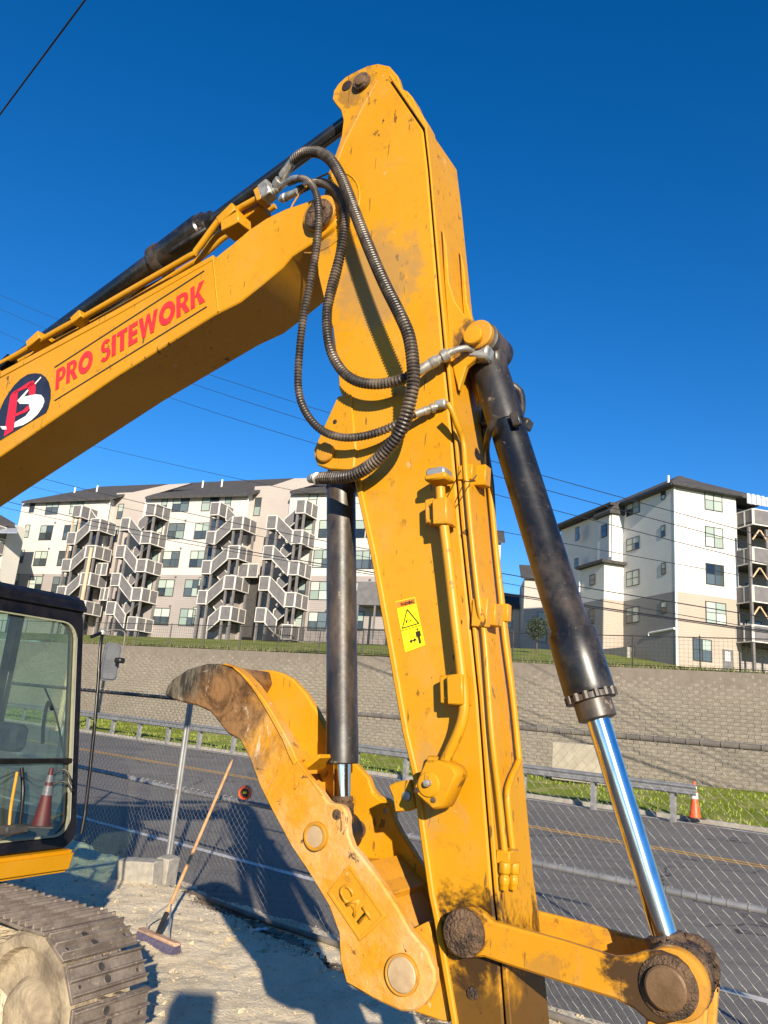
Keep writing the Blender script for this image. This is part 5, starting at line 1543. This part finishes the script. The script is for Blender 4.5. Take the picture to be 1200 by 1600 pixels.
# covered porch at the right end of the block
pu, pw = lb.F(600, 948, -1)
wallbox(B1, 'porch_roof', pu - 2.4, pu + 6, -1.9, 0, pw, pw + 2.1, M['slat'])
for k in (-2.3, -.6, 1.2): MB().box(pu + k, pu + k + .15, -1.85, -1.7, -.3, pw).build('porch_post', M['postgr'], B1)


# ---------------- stair towers
def panel(parent, a, b, h=1.08, drop=.32, name='railing'):
    """white frame with a grey slatted panel between two foot points a, b (may slope)"""
    a, b = Vector(a), Vector(b); up = Vector((0, 0, 1)); d = (b - a); L = d.length
    f = MB(); t = .07; n = d.cross(up).normalized() * .05
    A, B = a - up * drop, b - up * drop; A2, B2 = a + up * h, b + up * h
    ux = Vector((d.x, d.y, 0)).normalized() * t
    o_ = [A, B, B2, A2]; i_ = [A + ux + up * t * 1.2, B - ux + up * t * 1.2, B2 - ux - up * t * 1.2, A2 + ux - up * t * 1.2]
    f.ringbox([p - n for p in o_], [p - n for p in i_], n * 2)
    fr_ = f.build(name, M['deckwh'], parent)
    s_ = MB(); ns = max(3, int(L / .24))
    for k in range(ns):
        q0 = (k + .12) / ns; q1 = (k + .88) / ns
        s_.prism([i_[0].lerp(i_[1], q0) - n * .4, i_[0].lerp(i_[1], q1) - n * .4, i_[3].lerp(i_[2], q1) - n * .4, i_[3].lerp(i_[2], q0) - n * .4],
                 [i_[0].lerp(i_[1], q0), i_[0].lerp(i_[1], q1), i_[3].lerp(i_[2], q1), i_[3].lerp(i_[2], q0)])
    s_.prism([p + n * .2 for p in i_], [p + n * .5 for p in i_])
    tag(s_.build('slat_panel', M['slat'], fr_), kind='stuff')
    return fr_


def tower(L, Mi, zt, nfl, typ, label, top=None, lowmid=True):
    """L, Mi: (u0,u1) of landing and mid landing; zt: height of the top landing floor"""
    t = empty('stair_tower', lb.o + lb.u * L[0], lb.rz, label, 'exterior stairs', 'outdoor stair towers on the apartment block')
    o = L[0]; a0, a1 = 0.0, L[1] - o; c0, c1 = Mi[0] - o, Mi[1] - o; vf, vm = -2.5, -1.25
    zs = [zt - 3.0 * k for k in range(nfl)]; rs = 1.5
    for (u_, v_) in ((a0 + .05, vf + .1), (a1 - .25, vf + .1), (a1 - .25, -.3), (c0 + .05, vf + .1), (c1 - .1, vf + .1), (a0 + .05, vm)):
        MB().box(u_, u_ + .2, v_, v_ + .2, -1.2, zt + (0.0 if u_ >= a0 else -1.5)).build('post', M['postgr'], t)
    for k, z in enumerate(zs):
        MB().box(a0, a1, vf + .06, -.02, z - .3, z).build('landing', M['deckdk'], t)
        panel(t, (a0, vf, z), (a1, vf, z)); panel(t, (a1 + .01, vf, z), (a1 + .01, vf / 2, z)); panel(t, (a1 + .01, vf / 2, z), (a1 + .01, -.05, z))
        panel(t, (a0 + .02, vf + .1, z), (a0 + .02, vm - .05, z)) if typ == 'BD' and False else None
        if k == nfl - 1 and not lowmid: break
        zm = z - rs
        if zm > 0:
            MB().box(c0, c1, vf + .06, -.1, zm - .3, zm).build('mid_landing', M['deckdk'], t)
            panel(t, (c0, vf, zm), (c1, vf, zm)); panel(t, (c0 + .01, vf + .1, zm), (c0 + .01, -.1, zm))
        zn = z - 3.0
        hi = (vf if typ == 'AC' else vm); lo = (vm if typ == 'AC' else vf)
        # upper flight L(z) -> M(zm)
        def flight(ua, za, ub, zb, v):
            zb_ = max(zb, 0.0)
            if zb_ != zb: ub = ua + (ub - ua) * (za - zb_) / (za - zb); zb = zb_
            MB().prism([Vector((ua, v + .06, za - .34)), Vector((ub, v + .06, zb - .34)), Vector((ub, v + .06, zb - .02)), Vector((ua, v + .06, za - .02))],
                       [Vector((ua, v + 1.15, za - .34)), Vector((ub, v + 1.15, zb - .34)), Vector((ub, v + 1.15, zb - .02)), Vector((ua, v + 1.15, za - .02))]).build('stair_flight', M['deckdk'], t)
            panel(t, (min(ua, ub), v, za if ua < ub else zb), (max(ua, ub), v, zb if ua < ub else za), 1.05, .42, 'stair_parapet')
        flight(a0 - .03, z, c1 + .03, zm, hi)
        if zm > 0: flight(c1 + .03, zm, a0 - .03, zn, lo)
    if top:
        u0_, u1_, w_ = top; u0_ -= o; u1_ -= o
        MB().box(u0_, u1_, vf + .06, -.02, w_ - .3, w_).build('landing', M['deckdk'], t)
        panel(t, (u0_, vf, w_), (u1_, vf, w_)); panel(t, (u1_ + .01, vf, w_), (u1_ + .01, vf / 2, w_)); panel(t, (u1_ + .01, vf / 2, w_), (u1_ + .01, -.05, w_))
        flight(u1_ + .05, w_ - .1, a0 - .03, zt, vm)
        for u_ in (u0_ + .05, u1_ - .2): MB().box(u_, u_ + .17, vf + .1, vf + .27, zt - 4, w_ - .3).build('post', M['tanwood'] if typ == 'AC' and top[0] < 12 else M['postgr'], t)
    return t


def fu(x, y): return lb.F(x, y, -2.5)
tower((fu(140, 829)[0], fu(154, 828)[0]), (fu(103, 850)[0], fu(116.5, 850)[0]), fu(150, 829)[1] + .3, 4, 'AC', 'leftmost zigzag stair tower, with tan posts under its top balcony', top=(fu(112, 808)[0], fu(125, 808)[0], fu(118, 808)[1] + .3))
tower((fu(226.5, 806)[0], fu(241, 805)[0]), (fu(187, 829)[0], fu(200.5, 829)[0]), fu(235, 806)[1] + .3, 5, 'BD', 'second zigzag stair tower from the left, reaching the top floor on its right side')
tower((fu(362, 826)[0], fu(378, 827)[0]), (fu(321, 847)[0], fu(335, 847)[0]), fu(370, 827)[1] + .3, 4, 'AC', 'third zigzag stair tower from the left, with a small glazed-in top balcony', top=(fu(327, 805)[0], fu(341, 805)[0], fu(334, 805)[1] + .3))
tower((fu(461.5, 802)[0], fu(476, 801)[0]), (fu(416, 823)[0], fu(431.5, 823)[0]), fu(470, 802)[1] + .3, 5, 'BD', 'rightmost zigzag stair tower, just left of the black thumb cylinder')
# link balconies between the paired towers
for (x0, y0, x1, y1, n_) in ((148, 899, 166, 899, 0), (371, 902, 402, 903, 1), (155, 938, 168, 938, 2)):
    ua, wa = lb.F(x0, y0, -1.2); ub, wb_ = lb.F(x1, y1, -1.2)
    MB().box(ua, ub, -1.15, 0, wa, wa + .3).build('link_deck', M['deckdk'], B1); mid = (ua + ub) / 2
    panel(B1, (ua, -1.2, wa + .3), (mid, -1.2, wa + .3)); panel(B1, (mid, -1.2, wa + .3), (ub, -1.2, wa + .3))
# solid dark boxes: recess shade behind the stairs put into their colour
for (x0, x1, y0) in ((120, 150, 880), (388, 404, 905)):
    ua = lb.F(x0, 900)[0]; ub = lb.F(x1, 900)[0]
    MB().box(ua, ub, -.02, .5, -.5, lb.F(x0, y0)[1]).build('painted_recess', M['deckdk'], B1)

# black picket fence at the foot of the block
pf = empty('picket_fence', lb.o + lb.u * lb.F(448, 990)[0] - lb.n * 4, lb.rz, 'low black picket fence before the right half of the apartment block', 'fence')
z0 = upz(pf.location) - 8.35
mb = MB()
for k in range(110): mb.box(k * .11, k * .11 + .03, 0, .03, z0, z0 + 1.5)
tag(mb.build('pickets', M['blackrail'], pf), kind='stuff')
for z in (.15, 1.35): MB().box(-.05, 12.2, -.02, .05, z0 + z, z0 + z + .05).build('rail', M['blackrail'], pf)

# black fence on top of the block wall
uf = empty('wall_top_fence', W0 + WN * .8 + Vector((0, 0, WH + .08)), math.atan2(WD.y, WD.x), 'thin black fence running along the top of the block wall', 'fence')
for z in (1.18, .08): MB().tube([Vector((-60, 0, z)), Vector((12, 0, z))], .018, 6).build('rail', M['blackrail'], uf)
p0 = None
for k in range(30):
    if p0 is None: p0 = MB().tube([Vector((0, 0, -.1)), Vector((0, 0, 1.25))], .028, 6).build('post', M['blackrail'], uf); o = p0
    else: o = inst(p0, uf)
    o.location = (10 - 2.4 * k, 0, 0)
mb = MB()
for k in range(480): mb.bar((-60 + k * .15, 0, .08), (-60 + k * .15, 0, 1.18), .006, .006)
for k in range(7): mb.bar((-60, 0, .15 + k * .15), (12, 0, .15 + k * .15), .006, .006)
tag(mb.build('wire_mesh', M['blackrail'], uf), kind='stuff')

# ---------------- building at the far left edge
fo = atdepth(-60, 905, 84)
fs_ = Site(Vector((fo.x, fo.y, 8.35)), lb.u)
B3 = empty('apartment_building', fs_.o, fs_.rz, 'apartment block cut off by the left edge, with slatted balconies under a pale metal roof', 'building')
ue = fs_.F(8, 850)[0]; we = fs_.F(0, 818)[1]
wallbox(B3, 'front_wall', -8, ue, 0, 2.2, -1.5, we, M['cream'])
slabroof(B3, fs_, [(-90, 815, -.6), (24, 818, -.6), (2, 805, 5), (-80, 790, 5)])
for (y, k) in ((835, 0), (858, 0), (900, 0)):
    u0_, w_ = fs_.F(-20, y, -1.6); MB().box(u0_, ue, -1.55, 0, w_ - .2, w_).build('deck', M['deckdk'], B3)
    panel(B3, (u0_, -1.6, w_), ((u0_ + ue) / 2, -1.6, w_)); panel(B3, ((u0_ + ue) / 2, -1.6, w_), (ue, -1.6, w_)); panel(B3, (ue + .01, -1.6, w_), (ue + .01, 0, w_))
slabroof(B3, fs_, [(-20, 832, -2), (27, 832, -2), (27, 824, 0), (-20, 824, 0)], .08, 'balcony_roof', 'metalroof')

# ---------------- right building
A_ = atdepth(1058, 1045, 61); rb = Site(Vector((A_.x, A_.y, A_.z)), Vector((.965, .26, 0)))
B2 = empty('apartment_house', rb.o, rb.rz, 'tall white apartment house with tan and grey lower floors, right of the black cylinder', 'building')
uE = rb.F(1152, 850)[0]; wT = rb.F(1057, 757)[1]; wSp = rb.F(1058, 924)[1]; v1 = rb.G(975, 1035)[0]; vEnd = rb.G(890, 826)[0]
print('RIGHT', [round(x, 2) for x in (uE, wT, wSp, v1, vEnd, A_.z)])
for nm, m1, m2 in (('wall', 'whitesid', 'tansid'),):
    wallbox(B2, 'upper_wall', .006, uE, 0, vEnd + 1, wSp, wT, M['whitesid']); wallbox(B2, 'lower_wall', .006, uE, .004, vEnd + 1, -1.5, wSp - .004, M['tansid'])
    wallbox(B2, 'side_cladding', -.06, .0, .02, vEnd + 1, wSp, wT - .01, M['whitesid']); wallbox(B2, 'side_cladding', -.064, .0, .02, vEnd + 1, -1.5, wSp - .004, M['greysid'])
MB().box(-.10, .05, -.06, .05, -1, wT).build('corner_trim', M['trim'], B2)
# bump-outs on the side
uB = rb.F(943, 1000, v1)[0]; v2 = rb.G(907, 1000, uB)[0]; wB = rb.F(943, 880, v1)[1]
print('BUMP', [round(x, 2) for x in (uB, v2, wB)])
wallbox(B2, 'bay_upper', uB, -.07, v1, v2, wSp, wB, M['whitesid']); wallbox(B2, 'bay_lower', uB, -.07, v1 + .004, v2, -1.5, wSp - .004, M['tansid'])
wallbox(B2, 'bay_side', uB - .05, uB - .004, v1 + .03, v2, -1.5, wSp - .01, M['greysid'])
q = MB(); q.box(uB - .5, .0, v1 - .5, v2 + .3, wB + .002, wB + .28); q.build('bay_roof', M['roof'], B2)
uC = rb.F(957, 850, v1)[0]; v3 = rb.G(934, 850, uC)[0]
wallbox(B2, 'bay_top', uC, -.08, v1 + .1, v3, wB + .28, wT - .9, M['whitesid'])
gt = [Vector((uC - .4, 0, wT - 1.1)), Vector((uC - .4, 0, wT - .85)), Vector(((uC) / 2 - .2, 0, wT + .1)), Vector((.6, 0, wT - .85)), Vector((.6, 0, wT - 1.1))]
MB().prism(shift(gt, v1 - .2), shift(gt, v3 + .3)).build('gable_roof', M['roof'], B2)
wallbox(B2, 'rear_bay', uC + .8, -.09, v3, vEnd + 1, wB - 3, wT - .3, M['whitesid'])
wallbox(B2, 'bay_eave', uC - .3, .0, v1 - .1, vEnd + 1.6, wT - .28, wT - .02, M['roof'])
# hip roof with overhang
ov = .55; yb = vEnd + 1.6; mb = MB(); zt = wT
r_ = [Vector((-ov - .1, -ov, zt)), Vector((uE + 3.2, -ov, zt)), Vector((uE + 3.2, yb, zt)), Vector((-ov - .1, yb, zt))]
rr_ = [Vector((3.2, 3.6, zt + 2.3)), Vector((uE - .2, 4.2, zt + 2.3)), Vector((uE - .2, yb - 4, zt + 2.3)), Vector((3.2, yb - 4, zt + 2.3))]
r0_ = [p - Vector((0, 0, .3)) for p in r_]
mb.add(r0_ + r_ + rr_, [(3, 2, 1, 0), (0, 1, 5, 4), (1, 2, 6, 5), (2, 3, 7, 6), (3, 0, 4, 7), (4, 5, 9, 8), (5, 6, 10, 9), (6, 7, 11, 10), (7, 4, 8, 11), (8, 9, 10, 11)])
mb.build('roof', M['roof'], B2)
MB().box(-ov - .22, -ov - .1, -ov, yb, zt - .28, zt - .12).box(-ov - .1, uE + .2, -ov - .12, -ov - .004, zt - .28, zt - .12).build('gutter', M['winfr'], B2)


def c3(x, y): return 760 + x / 2.727, 720 + y / 2.727
for (x0, y0, x1, y1, k_) in ((927, 132, 1005, 207, 'd'), (930, 290, 1008, 365, 'd'), (933, 450, 1012, 525, 'd'), (936, 612, 1018, 690, 'd'), (878, 765, 960, 850, 'd')):
    a = rb.F(*c3(x0, y1)); b = rb.F(*c3(x1, y0)); window(B2, (a[0] + b[0]) / 2, a[1], b[0] - a[0], b[1] - a[1], -.02, 'double')
for (x0, y0, x1, y1, k_) in ((602, 168, 655, 240, 'd'), (602, 315, 655, 390, 'd'), (600, 465, 655, 540, 'd'), (600, 622, 655, 695, 'd'), (747, 120, 768, 170, 's'), (747, 275, 768, 327, 's'), (749, 433, 770, 487, 's'), (750, 598, 772, 652, 's'), (602, 790, 638, 850, 'd')):
    a = rb.G(*c3(x0, y1)); b = rb.G(*c3(x1, y0)); window(B2, (a[0] + b[0]) / 2, a[1], abs(b[0] - a[0]), b[1] - a[1], -.09, 'double' if k_ == 'd' else 'single', side=True)
for (x0, y0, x1, y1, uu) in ((442, 480, 467, 533, uB), (440, 630, 465, 697, uB), (490, 265, 515, 330, uC), (380, 280, 398, 343, uC), (377, 410, 394, 460, uC)):
    a = rb.G(*c3(x0, y1), uu); b = rb.G(*c3(x1, y0), uu)
    window(B2, (a[0] + b[0]) / 2, a[1], abs(b[0] - a[0]), b[1] - a[1], uu - (.06 if uu == uB else .03), 'single', side=True, pane='panedark')
a = rb.F(*c3(1008, 900)); b = rb.F(*c3(1050, 808)); dr = MB().box(a[0], b[0], -.05, .0, a[1], b[1]).build('door', M['slat'], B2)
MB().box(a[0] + .2, b[0] - .35, -.07, -.052, a[1] + .9, b[1] - .15).build('door_window', M['panepale'], dr)
for (x0, x1) in ((a[0] + .2, a[0] + .26), (b[0] - .41, b[0] - .35), ((a[0] + b[0]) / 2 - .12, (a[0] + b[0]) / 2 - .05)): MB().box(x0, x1, -.09, -.072, a[1] + .9, b[1] - .15).build('muntin', M['trim'], dr)
# downpipe run on the grey side
pA = rb.G(*c3(808, 715)); pB = rb.G(*c3(700, 735)); MB().tube([Vector((-.16, pA[0], pA[1])), Vector((-.16, pB[0], pB[1])), Vector((-.16, pB[0], pB[1] - .3))], .09, 8).build('drain_pipe', M['trim'], B2)
for (x, y0, y1, uu, vv) in ((532, 235, 410, uC, v1), (403, 470, 560, uB, v2)):
    w0_ = rb.G(*c3(x, y0), uu)[1]; w1_ = rb.G(*c3(x, y1), uu)[1]; vv_ = rb.G(*c3(x, y0), uu)[0]
    MB().tube([Vector((uu - .12, vv_, w0_)), Vector((uu - .12, vv_, w1_))], .07, 6).build('downspout', M['trim'], B2)
MB().box(rb.F(*c3(835, 60))[0] - 1.2, rb.F(*c3(835, 60))[0] - 1.05, .3, .45, wT, wT + .8).build('vent_pipe', M['trim'], B2)
# balconies on its right end
wallbox(B2, 'recess_wall', uE + .004, uE + 6, 1.6, 12, -1.5, wT - .6, M['taupe'])
for k, (yt, yb_) in enumerate(((190, 270), (345, 435), (515, 600), (690, 770))):
    cu, cw_ = rb.F(*c3(1137, yb_), -1.9)
    MB().box(uE - .0, uE + 5.5, -1.85, 1.6, cw_, cw_ + .3).build('balcony_deck', M['deckdk'], B2)
    zf = cw_ + .3; ul = cu
    panel(B2, (ul, .0, zf), (ul, -.95, zf)); panel(B2, (ul, -.95, zf), (ul, -1.88, zf)); panel(B2, (ul + .03, -1.9, zf), (ul + 1.7, -1.9, zf)); panel(B2, (ul + 1.7, -1.9, zf), (ul + 3.4, -1.9, zf)); panel(B2, (ul + 3.4, -1.9, zf), (ul + 5.1, -1.9, zf))
    if k:
        for du in (.1, 1.9):   # timber knee braces
            MB().bar((ul + du, -1.8, zf + 1.7), (ul + du + .7, -1.8, zf + 2.6), .1, .1).build('brace', M['tanwood'], B2)
            MB().bar((ul + du + 1.5, -1.8, zf + 1.7), (ul + du + .8, -1.8, zf + 2.6), .1, .1).build('brace', M['tanwood'], B2)
        window(B2, ul + 1.2, zf + .1, .9, 2.0, 1.58, 'single'); window(B2, ul + 3.2, zf + .6, 1.6, 1.4, 1.58, 'double')
for du in (.02, 1.75, 3.5): MB().box(ul + du, ul + du + .2, -1.85, -1.65, -1.4, cw_ + 9.5).build('balcony_post', M['postgr'], B2)
mr_ = MB()
for k in range(9):
    a0_ = k / 9 * 4.4; mr_.box(ul + .3 + a0_, ul + .3 + a0_ + .3, -1.5 + .0, -1.45, wT - 1.2 + .1, wT - .2 + .5 * math.sin(math.pi * (1 - k / 12)) - .12 * k)
    mr_.box(ul + .6 + a0_ + .0, ul + .6 + a0_ + .18, -1.44, -1.40, wT - 1.2 + .1, wT - .25 + .5 * math.sin(math.pi * (1 - k / 12)) - .12 * k)
mr_.build('curved_metal_roof', M['metalroof'], B2)
# pale garden wall at its foot
g1 = rb.G(*c3(600, 870), -3); o = MB().box(-.15, .15, 0, 6, 0, 1.0).build('garden_wall', M['kerb']); pp = onplane(*c3(607, 875), rb.o - rb.u * 2, rb.u); o.location = (pp.x, pp.y, upz(pp) - .1); o.rotation_euler = (0, 0, rb.rz)
tag(o, 'low pale garden wall at the foot of the tall white apartment house', 'garden wall')

# ---------------- small far houses between stick and cylinder
def house(x0, x1, yb_, yt, z, label, mat, roofpx, wins):
    o_ = atdepth(x0, yb_, z); s = Site(Vector((o_.x, o_.y, 7.6)), Vector((1, -.12, 0)))
    h = empty('far_house', s.o, s.rz, label, 'building'); ub = s.F(x1, yb_)[0]; wt = s.F(x0, yt)[1]
    wallbox(h, 'wall', 0, ub, 0, 9, -2, wt, M[mat])
    a = [Vector((-.5, -.5, wt)), Vector((ub + .5, -.5, wt)), Vector((ub + .5, 9.5, wt)), Vector((-.5, 9.5, wt))]
    MB().prism([a[0], a[1], Vector((ub + .5, 4.5, wt + 2.6)), Vector((-.5, 4.5, wt + 2.6))], [p - Vector((0, 0, .25)) for p in (a[0], a[1], Vector((ub + .5, 4.5, wt + 2.6)), Vector((-.5, 4.5, wt + 2.6)))]).build('roof', M['roof'], h)
    for (x, y, W_, H_) in wins:
        u, w = s.F(x, y); window(h, u, w - H_ / 2, W_, H_, 0, 'single')
house(816, 905, 1010, 902, 100, 'distant beige apartment block left of the black cylinder, with dark roof', 'pinkish', None, [(847, 968, 1.3, 2.0), (847, 992, 1.3, 2.0), (862, 940, 1.3, 2.0)])
house(790, 813, 1000, 948, 108, 'small distant white house with dark roof beside the yellow stick', 'cream', None, [(796, 955, .9, 1.3), (796, 974, .9, 1.3)])
house(700, 776, 1000, 842, 96, 'distant tall cream block mostly hidden by the stick', 'cream', None, [])

# ---------------- young tree on the lawn
tb = atdepth(838, 1026, 52); tb = Vector((tb.x, tb.y, upz(Vector((tb.x, tb.y, 0))) - .05))
tr = empty('young_tree', tb, 0, 'small dark leafy young tree alone on the sloping lawn', 'tree')
MB().tube([Vector((0, 0, 0)), Vector((.02, 0, 1.2)), Vector((-.02, 0, 2.3))], [.05, .04, .02], 8).build('trunk', M['bark'], tr, smooth=True)
mb = MB()
for k in range(14):
    an = k * 2.4; e_ = Vector((math.cos(an) * .6, math.sin(an) * .6, 1.3 + .09 * k)); mb.tube([Vector((0, 0, .9 + .08 * k)), e_], [.018, .006], 5)
for o_ in (mb.build('branches', M['bark'], tr),): tag(o_, kind='stuff')
mb = MB()
for k in range(1500):
    v = Vector((rg.gauss(0, 1), rg.gauss(0, 1), rg.gauss(0, 1))).normalized() * rg.random() ** .45
    q = Vector((v.x * .78, v.y * .78, 1.75 + v.z * .85)) + Vector((rg.gauss(0, .05),) * 3)
    a = Vector((rg.uniform(-1, 1), rg.uniform(-1, 1), rg.uniform(-1, 1))) * .07; b = Vector((rg.uniform(-1, 1), rg.uniform(-1, 1), rg.uniform(-1, 1))) * .05
    mb.add([q - a, q + b, q + a, q - b], [(0, 1, 2, 3)])
tag(mb.build('crown', M['leafdk'], tr), kind='stuff')

# ================================================================== POLE AND OVERHEAD CABLES
pt = atdepth(143, 856, 34); pl = MB().lathe(Vector((0, 0, 0)), Vector((0, 0, 1)), [(0, .12), (pt.z, .075)], 12).build('utility_pole', M['tanwood'], smooth=True)
pl.location = (pt.x, pt.y, 0); tag(pl, 'weathered wooden pole rising behind the cab roof', 'pole')
import numpy as np
WIRES = [([(0, 462), (105, 502), (329, 587), (500, 641), (846, 747), (1149, 821)], .016, 'highest of the overhead cables crossing behind the boom and stick'),
         ([(0, 484), (75, 513), (308, 601), (492, 663), (853, 771), (1149, 839)], .016, 'second highest overhead cable crossing behind the stick'),
         ([(0, 520), (40, 534), (273, 622), (496, 697), (863, 799), (1150, 866)], .016, 'third overhead cable from the top, crossing above the left block roof'),
         ([(153, 699), (330, 738), (500, 772), (776, 834), (881, 851), (1152, 894)], .014, 'fourth overhead cable, skimming the roof line of the left block'),
         ([(72, 749), (320, 807), (784, 896), (907, 918), (1156, 957)], .020, 'fifth overhead cable, passing over the top balconies'),
         ([(53, 761), (320, 820), (784, 910), (907, 934), (1156, 976)], .014, 'thin overhead cable just below the fifth one'),
         ([(16, 784), (133, 813), (320, 850), (785, 920), (907, 947), (1162, 984)], .026, 'thick bundled overhead cable, lowest on the right side'),
         ([(0, 793), (133, 818), (222, 832), (330, 861), (500, 888), (785, 926)], .018, 'sagging overhead cable across the middle of the stair towers')]
PW0 = Vector((6.5, 22.5, 0))
for pts, r, lab in WIRES:
    L = [onplane(x, y, PW0, RN) - PW0 for x, y in pts]
    us = np.array([p.dot(RD) for p in L]); zs_ = np.array([p.z for p in L])
    co_ = np.polyfit(us, zs_, 2); u_ = np.linspace(us.min() - 12, us.max() + 14, 60)
    o = MB().tube([PW0 + RD * float(u) + Vector((0, 0, float(np.polyval(co_, u)))) for u in u_], r * .7, 6).build('overhead_cable', M['cable'], smooth=True)
    tag(o, lab, 'cable', 'overhead cables crossing the road side')
a = atdepth(-30, 219, 12); b = atdepth(133, 0, 9.5); d = b - a
o = MB().tube([a - d * 1.5, a, b, b + d * 1.5], .012, 6).build('overhead_cable', M['cable'], smooth=True)
tag(o, 'single black service cable crossing the top left corner of the sky', 'cable')
